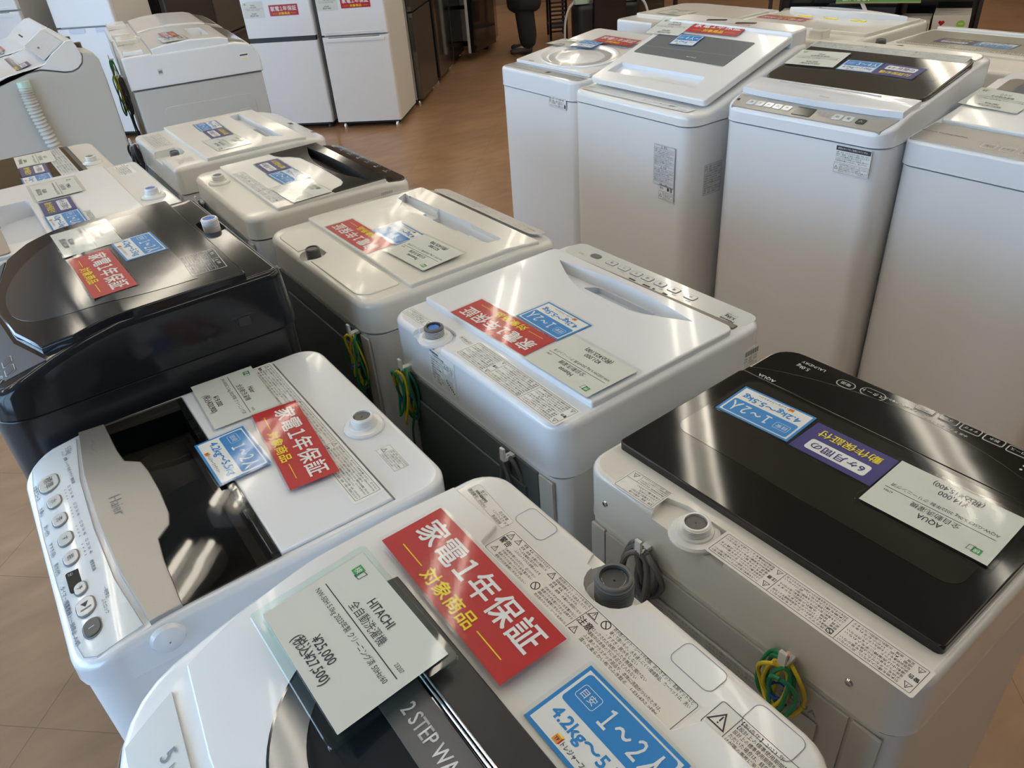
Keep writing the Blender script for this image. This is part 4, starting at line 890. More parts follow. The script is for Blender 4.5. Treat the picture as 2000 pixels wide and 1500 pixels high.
sheet(root, 'front_sticker', .150, -D/2-.0004, .830, lambda m: (m.frame(-.055, -.02, .055, .02, .0006, INK, .0002), m.rect(-.055, 0, .055, .0006, INK, .0002), small(m, -.052, -.018, 0, .018, 4), small(m, .003, -.018, .04, .018, 4, seed=2), m.rect(.043, -.016, .052, -.002, INK, .0002)), .112, .042, rx=(R(90), 0, 0), lab='printed front sticker')
P1c = (.943, .12, -.18)
onslope('price', 'price card overhanging the round moulded lid of the farthest right-row washer', root, -.195, .050, (.943, .02, -.90), 4, lift=.006, mb=price_card('SHARP', 'ES-GE7D 7.0kg 2021年製', '¥28,000', '(税込¥30,800)'))
onslope('blue', 'blue capacity card on the round-lidded washer, farthest right row', root, -.060, .054, P1c, 3, lift=.004)
onslope('red', 'red warranty card on the round-lidded washer, partly behind the big slanted lid', root, .040, .128, P1c, 0, lift=.006)

# --- big washer with slanted lid and grey window
root = washer('large white washing machine with slanted window lid, tallest in the right-hand row', 2.082, 1.894, LL-.016); W2 = root
W, D, H = .578, .56, .95
P2 = (.970, .32, -.19)
def g2(x, y): return .31*max(0, min(y, .20)+.19)
cab, top = shell(root, W, D, H, .912, PLA, STL, r=(.05, .05), f=.016, g=g2, sub=18)
cut(top, cutter(ccw(rrect(.50, .25, .02, 2, 2, 0, -.03)), 1.3, lambda x, y: .93+.31*(y+.19), PLA))
lid = slopeplane(root, .984, .32, -.19, .540, -.205, .200, PLA, t=.020, r=.012, f=.005); lid['label'] = 'slanted white lid'
LC = -.0025
def lp_(a, b): return (a, (b-LC)*math.sqrt(1+.32**2))
cut(lid, cutter(ccw([lp_(-.235, -.155), lp_(-.225, -.095), lp_(.165, -.092), lp_(.185, -.155)]), .03, lambda x, y: -.016+(y+.12)*.1, PLB))
wb = rrect(.42, .155, .008, 3, 2, -.030, lp_(0, .048)[1])
cut(lid, cutter(ccw(wb), .03, lambda x, y: -.012, BLM))
q = MB(); q.slab(ccw(inset(wb, .0015)), -.0135, -.0015, mat('window_backing', (.14, .15, .155), .4)); o = q.build('window_tray', lid)
q = MB(); q.slab(ccw(wb), -.0012, .0006, mat('grey_window', (.17, .18, .185), .08, coat=.6)); o = q.build('window', lid); o['label'] = 'grey lid window'
q = MB(); q.text('BEAT WASH', .02, lp_(0, -.005)[1], .008, INKL, .0009); q.frame(.115, lp_(0, -.03)[1], .180, lp_(0, .01)[1], .001, BLM, .0009); q.line(-.24, lp_(0, .02)[1], .18, lp_(0, .035)[1], .0012, INKG, .0009); q.build('window_print', o, smooth=0)
q = MB(); q.slab(rrect(.545, .095, (.035, .006), 5, 2), -.035, .012, PLA, .008); rc = q.build('rear_cover', root, (0, .228, 1.105)); rc.rotation_euler = (R(4), 0, 0)
for a in (-.085, .045): q = MB(); q.slab(rrect(.075, .020, .006, 3, 1), 0, .0015, mat('brown_slot', (.10, .075, .05), .15, coat=.5)); o = q.build('finger_slot', rc, (a, .0, .0118)); o.rotation_euler = (0, 0, R(18))
def dr(m):
    m.text('HITACHI', -.235, .014, .008, INK, .0003, bold=.02)
    for k, t in enumerate(['電源', 'コース', '洗い', 'すすぎ', '脱水', '乾燥', '予約', '水位', 'お湯取', 'スタート']): m.text(t, -.20+.047*k, .008, .006, INKG, .0003, res=1); m.frame(-.211+.047*k, -.013, -.190+.047*k, -.003, .0006, INKG, .0003); 
    m.frame(.205, -.017, .232, -.003, .0008, INK, .0003, .003); small(m, -.21, -.002, .15, .003, 1, INKG); m.rect(.15, -.002, .175, .010, INKG, .0003); m.rect(.11, 0, .118, .008, INKG, .0003)
sheet(root, 'control_panel', 0, -.238, H+.0022, dr, .50, .040, base=PLA, r=.008)
def dr(m):
    m.frame(-.046, -.066, .046, .066, .0006, INK, .0002); m.rect(-.046, .055, .046, .0556, INK, .0002); m.rect(-.046, .0, .046, .0006, INK, .0002); m.rect(-.046, -.010, .046, -.0094, INK, .0002); m.rect(-.046, -.054, .046, -.0534, INK, .0002)
    m.warn(-.012, .0605, .008, z=.0002); m.text('警告', .004, .0605, .008, INK, .0002); m.warn(-.012, -.005, .008, z=.0002); m.text('注意', .004, -.005, .008, INK, .0002); small(m, -.043, .002, .043, .053, 9); small(m, -.043, -.052, .043, -.012, 7, seed=3); m.text('お願い・点検', 0, -.060, .006, INK, .0002, res=1)
sheet(root, 'front_sticker', .185, -D/2-.0004, .775, dr, .094, .134, rx=(R(90), 0, 0), base=mat('sticker_paper', (.70, .72, .74), .5), r=.002)
sheet(root, 'front_sticker', .198, -D/2-.0004, .688, lambda m: (m.frame(-.032, -.024, .032, .004, .0008, INK, .0002), m.warn(-.024, -.010, .012, z=.0002), small(m, -.015, -.022, .03, .002, 5), m.text('警告', -.02, .014, .008, INK, .0002), m.rect(.018, .007, .028, .022, INKG, .0002), m.rect(.005, .009, .014, .020, INK, .0002)), .068, .052, rx=(R(90), 0, 0), r=.002)
sheet(root, 'side_sticker', W/2+.0004-.004, -.16, .73, lambda m: (m.frame(-.04, -.05, .04, .05, .0006, INK, .0002), small(m, -.037, -.047, .037, .047, 12)), .084, .104, rx=(R(90), 0, R(90)), base=mat('sticker_paper', (.7, .72, .74), .5))
P2c = (.984, .32, -.19)
onslope('price', 'cream price card at the top left of the big slanted lid', root, -.226, .147, P2c, 3, lift=.003, mb=price_card('HITACHI', 'BW-V80E 8.0kg 2019年製 クリーニング済', '¥34,000', '(税込¥37,400)'))
onslope('red', 'red warranty card at the top of the big slanted lid', root, -.030, .168, P2c, 2.5, lift=.005)
onslope('blue', 'blue 4人～ card half over the grey window of the big slanted lid', root, -.085, .080, P2c, 4, lift=.0035, mb=blue_card('４人～', '8.0kg～'), scale=.86)

# --- washer with dark see-through lid and silver front panel
root = washer('white washing machine with dark see-through lid and curved silver panel, third in the right-hand row', 2.182, 1.325, LL+.044); W3 = root
W, D, H = .524, .55, .968
P3 = (1.0, .20, -.13)
def g3(x, y): return .036*min(1, max(0, (y+.275)/.12))+.19*max(0, min(y, .19)+.13)
cab, top = shell(root, W, D, H, .928, PLB, STL, r=(.05, .05), f=.010, g=g3, sub=18)
lid = slopeplane(root, 1.016, .20, -.13, .505, -.110, .185, mat('dark_olive_gloss', (.050, .045, .034), .07, coat=.3), t=.018, r=(.045), f=.005); lid['label'] = 'dark see-through lid'
q = MB(); q.slab(rrect(.44, .10, .01, 3, 1), 0, .0002, mat('dark_lid_frame', (.050, .045, .034), .07, coat=.3)); q.text('洗剤ケース', .10, -.02, .010, INKG, .001, res=1); q.text('ふたロック', -.01, -.035, .010, INKG, .001, res=1); q.build('lid_frame', lid, (0, .02, 0))
cov = strip_slab([(-.252, -.195), (-.18, -.205), (0, -.210), (.18, -.205), (.252, -.195), (.252, -.108), (-.252, -.108)], .992, 1.009, PLB, lambda x, y: .14*(y+.20)+.012*math.exp(-((y+.15)/.03)**2-(x/.2)**4), .004, 'lid_front', root)
q = MB(); q.text('Haier', .02, -.188, .011, INKG, 1.012, sx=1.3); q.v = [(x, y, .0025+1.009+.14*(y+.20)+.012*math.exp(-((y+.15)/.03)**2-(x/.2)**4)) for x, y, _ in q.v]; q.build('maker_name', cov, smooth=0)
q = MB(); q.tube([(-.16, -.145, 1.027), (0, -.150, 1.030), (.16, -.147, 1.027)], .0022, SIL2, 8, 6); q.build('handle_groove', cov)
pn = strip_slab([(-.235, -.268), (-.247, -.22), (-.25, -.203), (0, -.214), (.25, -.203), (.247, -.22), (.235, -.268)], .96, .9705, SIL, lambda x, y: .036*min(1, max(0, (y+.275)/.12)), 0, 'control_panel', root); pn['label'] = 'curved silver control panel'
tl = math.atan(.3)
zz = lambda y: .971+.3*(y+.275)
for k, a in enumerate([-.185, -.155, -.125, -.095, -.065, .095, .128]): button(pn, a, -.238, zz(-.238), PAN, .0125, .011, True, .0015, mark=['洗', 'す', '脱', '水', '予', '始', '電'][k], tilt=tl, rim=INKL)
button(pn, .165, -.240, zz(-.240), BLM, .0125, .011, True, .0015, mark='入', mm=INKL, tilt=tl)
q = MB(); q.slab(rrect(.058, .040, .004, 3, 1), 0, .0012, mat('display_window', (.03, .035, .03), .15)); o = q.build('display', pn, (-.008, -.240, zz(-.240))); o.rotation_euler = (tl, 0, 0)
sheet(pn, 'panel_print', .055, -.238, zz(-.238)+.0006, lambda m: small(m, -.025, -.010, .030, .012, 3, INKG), .05, .02, base=None, tilt=tl)
sheet(pn, 'panel_print', -.235, -.235, zz(-.235)+.0006, lambda m: m.rect(-.004, -.005, .004, .005, INK, .0003), .02, .02, base=None, tilt=tl)
q = MB(); q.slab(rrect(.48, .07, (.035, .004), 4, 2), -.03, .004, PLC, .004); rd = q.build('rear_deck', root, (0, .228, 1.066)); rd.rotation_euler = (R(4), 0, 0)
sheet(root, 'warning_label', -.01, .160, 1.016+.2*.29+.0006, warning_big(.48, .04, 5, False), .49, .044, base=mat('silvered_label', (.55, .57, .54), .35), tilt=math.atan(.2))
def dr(m):
    m.rect(-.050, .024, .050, .036, INK, .0002); m.text('風呂水ポンプをご使用になるときは…', 0, .030, .006, WHT, .0004, res=1, fit=.09); small(m, -.048, -.006, .048, .022, 5); m.frame(-.05, -.036, .05, -.009, .0005, INK, .0002); m.warn(-.043, -.022, .010, z=.0002); small(m, -.034, -.034, .048, -.011, 5, seed=2)
sheet(root, 'front_sticker', .178, -D/2-.0004, .885, dr, .104, .074, rx=(R(90), 0, 0))
P3c = (1.016, .20, -.13)
onslope('price', 'price card at the left of the dark see-through lid, right-hand row', root, -.168, .052, P3c, 5, lift=.004, mb=price_card('Haier', 'JW-U70A 7.0kg 2022年製 クリーニング済', '¥36,000', '(税込¥39,600)'))
onslope('blue', 'blue 3～4人 card in the middle of the dark see-through lid', root, -.020, .042, P3c, 2, lift=.001, mb=blue_card('３～４人', '6.0kg～7.0kg'), scale=.9)
onslope('purple', 'purple guarantee card on the dark see-through lid, right-hand row', root, .100, .040, P3c, -3, lift=.001)

# --- nearest washer of the right row, cut by the picture edge
root = washer('white washing machine with long silver panel, nearest in the right-hand row', 2.275, .795, LL); W4 = root
W, D, H = .525, .55, .942
def g4(x, y): return .10*min(.12, max(0, y+.25))+.16*max(0, y+.12)
cab, top = shell(root, W, D, H, .877, PLB, STL, r=(.03, .04), f=.006, g=g4, sub=14)
pn = slopeplane(root, .947, .1, -.25, .50, -.262, -.135, SIL, 'control_panel', t=.006, r=.006, f=.002); pn['label'] = 'silver control panel'
def dr(m):
    m.text('Electronic Washing Machine', -.19, .0, .009, INK, .0003, fit=.12)
    for k in range(5): m.frame(-.08+.045*k, -.04, -.046+.045*k, -.012, .0016, INKL, .0003, .004); m.text(['洗い', 'すすぎ', '脱水', '水位', '電源'][k], -.063+.045*k, -.026, .010, INK, .0003, res=1); m.text('コース', -.063+.045*k, .006, .007, INKG, .0003, res=1)
sheet(pn, 'panel_print', 0, 0, .0002, dr, .1, .05, base=None)
lid = slopeplane(root, .968, .2, -.12, .485, -.130, .150, PLA, t=.014, r=.01)
q = MB(); q.slab(rrect(.42, .15, .02, 4, 2), -.002, .001, mat('taupe_window_frame', (.20, .17, .14), .2, coat=.4)); q.slab(rrect(.34, .10, .02, 4, 2), .001, .0016, mat('grey_window', (.17, .18, .185), .08, coat=.6)); o = q.build('window', lid, (0, .07, .001)); o['label'] = 'taupe framed window'
P4c = (.968, .2, -.12)
onslope('price', 'price card on the washer at the right picture edge', root, -.170, .012, P4c, -3, lift=.004, mb=price_card('ニトリ', 'NTR60 6.0kg 2020年製 クリーニング済', '¥16,000', '(税込¥17,600)'))
onslope('red', 'red warranty card mostly hidden by the right picture edge', root, .05, .015, P4c, -2, lift=.003)

# ================================================================== ROW BEHIND THE RIGHT ROW
root = washer('white washing machine seen from behind with brown side inlet, beyond the round-lidded washer', 3.00, 2.68, RR); B1 = root
W, D, H = .55, .55, .99
cab, top = shell(root, W, D, H, .90, PLB, STL, r=(.03, .05), f=.010, dark_back=False)
lid = lidslab(root, rrect(.52, .34, .01, 3, 2, 0, -.02), H-.005, H+.010, PLC, .004)
cut(top, cutter(ccw(rrect(.10, .07, .01, 3, 2, -.02, .255)), H+.05, lambda x, y: H-.02, PLC))
inlet(root, -.045, .235, H-.02, RUB, RUB, .018, flange=False, h=.035)
for k in range(3): q = MB(); q.box(-.08+.10*k-.03, -.08+.10*k+.03, .07, .09, H+.0098, H+.012, YEL); q.build('yellow_tape', lid)
q = MB(); q.tube([(.20, D/2+.004, .93), (.20, D/2+.012, .935), (.18, D/2+.012, .934), (.18, D/2+.010, .90), (.18, D/2+.006, .86)], .003, RUB, 6, 3); q.build('drain_clip', root)
sheet(root, 'rear_sticker', -.08, D/2+.0006, .885, lambda m: (m.warn(-.01, 0, .012, z=.0002), m.text('注意', .006, 0, .008, INK, .0002)), .04, .02, rx=BACKF())
card('price', 'price card on the white washer seen from behind, top centre', root, .08, .06, H+.0125, 0, mb=price_card('TOSHIBA', 'AW-8DH1 8.0kg', '¥30,000', '(税込¥33,000)', icon=False))
root = washer('white washing machine with a blue-white lens handle seen from behind, top right', 2.93, 1.965, RR); B2 = root
W, D, H = .60, .56, 1.015
cab, top = shell(root, W, D, H, .93, PLC, STL, r=(.03, .06), f=.012, dark_back=False)
lid = lidslab(root, rrect(.57, .36, .01, 3, 2, 0, -.03), H-.004, H+.012, PLC, .004)
q = MB(); lf = lens(-.265, .265, -.145, -.085, -.150); q.slab(ccw(lf), H+.010, H+.026, PLB, .003, g=lambda x, y: .012*(1-(x/.265)**2)); lh = q.build('lens_handle', root); lh['label'] = 'blue-white lens-shaped handle'
cut(lh, cutter(ccw([(-.10, -.145), (.12, -.145), (.10, -.105), (-.08, -.105)]), H+.08, lambda x, y: H+.012, PLB))
for k in range(3): q = MB(); q.box(-.12+.12*k-.03, -.12+.12*k+.03, -.06, -.045, H+.0118, H+.014, YEL); q.build('yellow_tape', lid)
q = MB(); q.slab(rrect(.06, .05, .008, 3, 1), 0, .035, PLC, .006); q.build('inlet_cover', root, (-.15, .235, H-.005))
sheet(root, 'barcode_sticker', -W/2-.0004, -.22, .97, lambda m: [m.rect(-.012+.003*k, -.008, -.0106+.003*k, .008, INKG, .0002) for k in range(8)], .03, .02, rx=(R(90), 0, R(-90)))
card('red', 'dark red card with yellow edge on the washer with the lens handle, top right', root, .17, .02, H+.0125, 0)
root = washer('white washing machine with ribbed see-through lid and two grey inlet caps, top right corner', 2.93, 1.34, RR); B3 = root
W, D, H = .60, .56, .985
cab, top = shell(root, W, D, H, .90, PLC, STL, r=(.03, .05), f=.012, dark_back=False)
q = MB(); q.slab(rrect(.58, .33, .02, 3, 2, 0, -.055), H-.004, H+.008, PLC, .004); lid = q.build('lid', root)
q = MB(); q.slab(rrect(.54, .27, .02, 3, 2, 0, -.055), H+.008, H+.0095, mat('pale_see_through', (.50, .50, .44), .12, coat=.6)); o = q.build('window', lid)
q = MB()
for k in range(60): q.box(-.26+.0088*k, -.2575+.0088*k, .060, .074, H+.0085, H+.0115, PLC)
q.build('ribbed_edge', lid, smooth=0)
q = MB(); q.slab(rrect(.56, .03, .01, 3, 1, 0, -.235), H, H+.016, PLB, .004); q.build('front_rail', root)
for a, h_ in ((.235, .045), (.165, .030)):
    inlet(root, a, .225, H, RUB, RUB, .0165, flange=False, h=h_, lab='grey capped inlet')
card('purple', 'purple guarantee card on the ribbed see-through lid, top right corner', root, .10, -.03, H+.0098, 0)
card('blue', 'blue capacity card on the ribbed see-through lid, top right corner', root, -.035, -.03, H+.0098, 0)

# ================================================================== FAR LEFT PAIR BLOCKS
def profile_part(root, name, prof, W, m, round_=.010, lab=None):
    p = ccw(prof); mb = MB(); rs = []
    for x, i in ((-W/2, round_), (-W/2+round_*.3, round_*.3), (-W/2+round_, 0), (W/2-round_, 0), (W/2-round_*.3, round_*.3), (W/2, round_)):
        q = inset(p, i) if i else p; rs.append([(x, y, z) for y, z in q])
    mb.rings(rs, m, True, True)
    me = mb.build(name, root, smooth=40); bm = bmesh.new(); bm.from_mesh(me.data); bmesh.ops.recalc_face_normals(bm, faces=bm.faces); bm.to_mesh(me.data); bm.free()
    if lab: me['label'] = lab
    return me
SEAMC = [(-.30, .945), (-.20, .985), (-.115, 1.018), (-.05, 1.040), (.014, 1.050), (.08, 1.052), (.125, 1.040), (.165, 1.028), (.195, 1.026), (.221, 1.034), (.243, 1.052), (.252, 1.075), (.250, 1.092)]
def slant_washer(label, cx, cy, full=True):
    root = washer(label, cx, cy, LL)
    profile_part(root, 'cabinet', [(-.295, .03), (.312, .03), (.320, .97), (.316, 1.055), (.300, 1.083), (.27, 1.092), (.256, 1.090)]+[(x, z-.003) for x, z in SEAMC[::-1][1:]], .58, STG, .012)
    for sx in (-1, 1):
        for sy in (-1, 1): q = MB(); q.lathe([(.022, 0), (.024, .02), (.018, .034)], RUBD, (sx*.23, sy*.24, 0), 12); q.build('foot', root)
    topc = [(.244, 1.120), (.232, 1.146), (.206, 1.144), (.14, 1.104), (.10, 1.071), (.01, 1.052), (-.05, 1.050), (-.115, 1.034), (-.20, 1.005), (-.30, .966)]
    profile_part(root, 'slanted_top', SEAMC+topc, .585, PLA, .005)
    q = MB(); q.box(-.291, .291, -.0, .002, .93, .931, RUB) if 0 else None
    # lid, window, control film laid on the slope
    def sl(name, a0, a1, y0, z0, y1, z1, m, lift=.002, t=.003):
        vs = [(a0, y0, z0), (a1, y0, z0), (a1, y1, z1), (a0, y1, z1)]; n = Vector((0, -(z1-z0), y1-y0)).normalized()
        q = MB(); q.rings([[tuple(Vector(v)+n*(lift-t)) for v in vs], [tuple(Vector(v)+n*lift) for v in vs]], m); return q.build(name, root, smooth=0)
    ld = sl('lid', -.27, .27, -.285, .972, .095, 1.068, PLB, .004, .006)
    sl('window', -.215, .215, -.245, .984, .02, 1.052, mat('grey_window', (.17, .18, .185), .08, coat=.6), .0055, .002)
    if full: 
        o = sl('control_panel', -.27, .285, .105, 1.082, .200, 1.140, PAN, .005, .003)
        sheet(root, 'panel_print', .01, .1525, 1.1150, lambda m: (smallcols(m, -.20, -.02, .16, .03, 3, 3, INKG), m.rect(-.02, -.03, .03, -.022, INK, .0004)), .1, .1, base=None, tilt=math.atan2(.052, .095))
    for a in (-.16, .10): inlet(root, a, .277, 1.080, mat('brown_inlet', (.10, .08, .05), .4), RUB, .015, flange=False, h=.03)
    return root
def scard(kind, label, root, a, b, rot=0, **kw):
    s = (1.068-.972)/.38; return card(kind, label, root, a, b, .972+s*(b+.285)+.008, rot, math.atan(s), **kw)
root = slant_washer('tall cream washing machine with slanted top and grey side hose, far left', .30, 4.26); S1 = root
q = MB(); pts = [(.306, -.005, 1.000), (.308, -.006, .95), (.308, -.002, .88), (.308, .008, .80), (.308, .022, .70), (.307, .035, .55)]
def rad(t): return .025+.0035*math.sin(t*2*math.pi*26)
q.tube(pts, rad, mat('ribbed_grey_hose', (.55, .53, .48), .4), 14, 40); o = q.build('drain_hose', root); o['label'] = 'ribbed grey drain hose'
q = MB(); q.tube([(.304, -.005, .985), (.304, -.005, 1.022)], .026, mat('mint_plastic', (.50, .66, .56), .3), 14, 0); q.build('hose_clip', root)
sheet(root, 'rating_label', .2935, -.25, .86, lambda m: (m.frame(-.045, -.055, .045, .055, .0005, INK, .0002), small(m, -.042, -.052, .042, .052, 10)), .094, .114, rx=(R(90), 0, R(90)), base=mat('sticker_paper', (.7, .72, .74), .5))
scard('price', 'price card on the slanted lid of the tall washer with side hose', root, .02, -.03, 0, mb=price_card('SHARP', 'ES-TX8 8.0kg 2016年製', '¥22,000', '(税込¥24,200)'))
scard('purple', 'purple guarantee card on the slanted lid of the tall washer with side hose', root, .15, .02, 0)
scard('blue', 'blue capacity card on the slanted lid of the tall washer with side hose', root, .19, -.16, 0)
root = slant_washer('tall white washing machine with two slits on its raised back, farthest on the left', .30, 4.87, False); S1b = root
for k in range(2): q = MB(); q.slab(rrect(.14, .010, .004, 3, 1), 0, .002, RUBD); o = q.build('vent_slit', root, (.02, .135+.035*k, 1.098+.017*k)); o.rotation_euler = (R(28), 0, 0)
scard('price', 'pale price card on the farthest slanted lid at left', root, -.10, -.12, 0, mb=price_card('SHARP', 'ES-GX850 8.0kg', '¥20,000', '(税込¥22,000)'))
scard('red', 'red warranty card on the farthest slanted lid at left', root, .04, -.0, 0, scale=.9)
scard('blue', 'blue capacity card under the red card on the farthest slanted lid', root, .17, -.03, 0)

def hump_washer(label, cx, cy, rz):
    root = washer(label, cx, cy, rz)
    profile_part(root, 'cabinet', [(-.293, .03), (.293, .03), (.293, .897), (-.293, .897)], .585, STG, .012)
    q = MB(); q.slab(rrect(.42, .01, .004, 2, 1), -.001, .001, STG) if 0 else None
    profile_part(root, 'top_housing', [(-.300, .900), (.300, .900), (.300, 1.035), (.292, 1.043), (.17, 1.046), (.165, 1.040), (-.20, 1.040), (-.262, 1.025), (-.290, .995), (-.300, .955)], .60, PLA, .012)
    profile_part(root, 'lid', [(.165, 1.030), (.165, 1.062), (.10, 1.072), (0, 1.078), (-.08, 1.074), (-.14, 1.070), (-.175, 1.060), (-.175, 1.010), (-.10, 1.02)], .585, PLA, .008)
    profile_part(root, 'control_panel', [(-.180, 1.016), (-.180, 1.058), (-.240, 1.040), (-.283, 1.006), (-.278, .99)], .50, mat('smoky_panel_film', (.35, .34, .31), .12, coat=.6), .004)
    for sx in (-1, 1):
        for sy in (-1, 1): q = MB(); q.lathe([(.022, 0), (.024, .02), (.018, .034)], RUBD, (sx*.23, sy*.24, 0), 12); q.build('foot', root)
    q = MB(); q.box(-.27, -.20, .20, .285, 1.045, 1.062, PLA, .006); q.build('rear_cover', root)
    q = MB(); q.box(.10, .27, .19, .285, 1.045, 1.066, PLA, .006); q.build('rear_cover', root)
    sheet(root, 'small_sticker', -.3005, .155, .965, lambda m: m.rect(-.008, -.006, .008, .006, INKG, .0002), .022, .026, rx=(R(90), 0, R(-90)), base=LGR)
    q = MB(); q.box(-.34+.045, -.293, -.20, .15, .70, .71, STG) if 0 else None
    return root
root = hump_washer('cream washing machine with a humped lid and embossed side, left of the white fridges', 1.04, 4.21, RR-.15); S2 = root
q = MB(); o = root
lid = [c for c in root.children if c.name.startswith('lid')][0]
cut(lid, cutter(ccw(rrect(.30, .075, .01, 3, 2, -.02, -.075)), 1.15, lambda x, y: 1.035, PLB))
q = MB(); q.slab(ccw(rrect(.42, .30, .03, 4, 2)), -.001, .0025, STG, .002); q.slab(ccw(rrect(.06, .03, .01, 3, 1, -.10, .05)), .002, .006, STG, .002); q.slab(ccw(rrect(.06, .03, .01, 3, 1, .03, .06)), .002, .006, STG, .002); q.slab(ccw(rrect(.06, .03, .01, 3, 1, .15, .07)), .002, .006, STG, .002)
o = q.build('embossed_panel', root, (-.2925, -.02, .66)); o.rotation_euler = (R(90), 0, R(-90))
sheet(root, 'side_sticker', -.3005, -.225, .975, lambda m: (m.rect(-.018, .004, .018, .010, INK, .0002), m.rect(-.012, -.012, .012, -.008, YEL, .0002)), .040, .030, rx=(R(90), 0, R(-90)))
sheet(root, 'deck_notice', .02, .235, 1.0465, lambda m: smallcols(m, -.08, -.03, .08, .03, 2, 5, INKG), .2, .06, base=None)
cord(root, 'ground_wire', (.02, .31, .93), WGR, 9, .06, .16, .003, WYE, seed=31, lab='green and yellow earth wires')
cord(root, 'power_cord', (-.16, .31, .95), RUBD, 4, .05, .16, .005, tie=False, seed=32)
card('red', 'red warranty card on the humped cream washer left of the white fridges', root, -.05, .055, 1.0795, 3, scale=.9)
card('price', 'price card with mint edge on the humped cream washer near the fridges', root, -.19, .055, 1.0785, 3, mb=price_card('AQUA', 'AQW-V8 8.0kg', '¥26,000', '(税込¥28,600)'))
root = hump_washer('second humped cream washing machine, behind the first and beside the slanted ones', 1.135, 4.86, RR-.15); S2b = root
cord(root, 'ground_wire', (-.10, .31, .93), WGR, 5, .05, .16, .003, WYE, seed=33)

# ================================================================== FRIDGES (turned with the shop, fronts along E1)
F0 = V3(2.861, 5.574, 0)
def fe(a, b, z=0): return F0 + E1*a + E2*b + V3(0, 0, z)
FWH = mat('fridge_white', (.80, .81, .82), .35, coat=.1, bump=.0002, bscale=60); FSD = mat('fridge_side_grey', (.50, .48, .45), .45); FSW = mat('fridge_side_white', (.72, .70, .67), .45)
FSL = mat('dark_steel_door', (.16, .155, .14), .28, metal=.8, noise=.15, nscale=4); FBK = mat('fridge_black', (.012, .012, .013), .12, coat=.5); FDG = mat('dark_grey_door', (.11, .105, .10), .3, metal=.5)
def fridge(label, a, b, w_, d_, h_, seam, rz, dm, sm, style='bar', group=None, th=.045):
    """a = centre of the front along E1 (or E2), local x right, y into the fridge"""
    root = empty('refrigerator', label, 'refrigerator', fe(a, b), rz, group)
    q = MB(); q.slab(rrect(w_-.006, d_-th-.008, .008, 2, 1, 0, (d_+th+.008)/2), .045, h_-.01, sm, .004); q.build('cabinet', root)
    q = MB(); q.box(-w_/2+.02, w_/2-.02, .06, d_-.02, .02, .046, RUBD); q.build('base', root)
    for sx in (-1, 1): q = MB(); q.lathe([(.018, 0), (.018, .012), (.01, .03)], CHR if style != 'band' else RUBD, (sx*(w_/2-.045), .05, 0), 12); q.build('foot', root)
    def door(z0, z1, name='door', lab=None):
        q = MB(); q.slab(rrect(w_, th, (.003, .014), 4, 1, 0, th/2), z0, z1, dm, .003, bot=False); o = q.build(name, root); 
        if lab: o['label'] = lab
        return o
    g = .030 if style == 'band' else .008
    d1 = door(.050, seam-g, 'door', 'lower door'); d2 = door(seam+.006, h_, 'door', 'upper door')
    if style == 'band':
        q = MB(); q.box(-w_/2+.006, w_/2-.012, .012, .05, seam-g-.001, seam+.007, RUBD, .003); q.build('handle_recess', root)
    elif style == 'bar':
        for s, zz_ in ((-1, seam-.035), (1, seam+.030)):
            q = MB()
            if s < 0: q.slab(rrect(w_*.88, .014, .006, 3, 1, 0, .0), zz_-.006, zz_+.014, dm, .004)
            q.box(-w_*.44, w_*.40, -.003, .004, zz_+(.012 if s < 0 else -.010), zz_+(.020 if s < 0 else -.004), dm, .002)
            q.build('handle', d1 if s < 0 else d2)
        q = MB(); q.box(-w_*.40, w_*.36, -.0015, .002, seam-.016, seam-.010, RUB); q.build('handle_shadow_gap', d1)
    elif style == 'scoop':
        for s in (-1, 1): q = MB(); q.slab(rrect(w_*.26, .010, .004, 3, 1, s*w_*.22+.03, -.002), seam-.040, seam-.010, mat('pale_lilac_plastic', (.62, .63, .76), .3), .004); q.build('handle', d1)
    elif style == 'side':
        for z0, z1 in ((seam-.30, seam-.04), (seam+.04, seam+.25)):
            q = MB(); q.box(-w_/2-.002, -w_/2+.012, .008, .03, z0, z1, FBK, .003); q.build('handle', root)
    return root
rfr = FA; rsd = FA+R(90)
FR2 = fridge('white two-door refrigerator with bar handle, right one of the white pair in front', -.261, 0, .522, .56, 1.42, .684, rfr, FWH, FSW, 'bar')
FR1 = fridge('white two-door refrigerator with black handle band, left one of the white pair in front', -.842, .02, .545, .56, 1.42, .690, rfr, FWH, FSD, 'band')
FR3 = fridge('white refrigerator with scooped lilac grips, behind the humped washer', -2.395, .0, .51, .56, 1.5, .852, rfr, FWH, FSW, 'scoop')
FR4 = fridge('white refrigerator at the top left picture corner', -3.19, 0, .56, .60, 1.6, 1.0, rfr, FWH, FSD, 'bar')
D1 = fridge('dark brushed steel refrigerator next to the white pair, facing the aisle', .045, .98, .68, .60, 1.45, .73, rsd, FSL, FSD, 'side')
D2 = fridge('black glossy refrigerator second along the aisle', .045, 1.80, .72, .62, 1.6, .80, rsd, FBK, FBK, 'bar')
D3 = fridge('black refrigerator third along the aisle', .045, 2.49, .62, .62, 1.5, .75, rsd, FBK, FBK, 'side')
G1 = fridge('dark grey refrigerator nearest behind the fridge with lilac grips', -2.10, 1.15, .85, .62, 1.7, .62, rsd, FDG, FBK, 'bar', th=.05)
G2 = fridge('taupe grey refrigerator farther behind the fridge with lilac grips', -2.10, 2.03, .85, .62, 1.7, .50, rsd, mat('taupe_grey_door', (.17, .155, .14), .35, metal=.3), FBK, 'bar', th=.05)
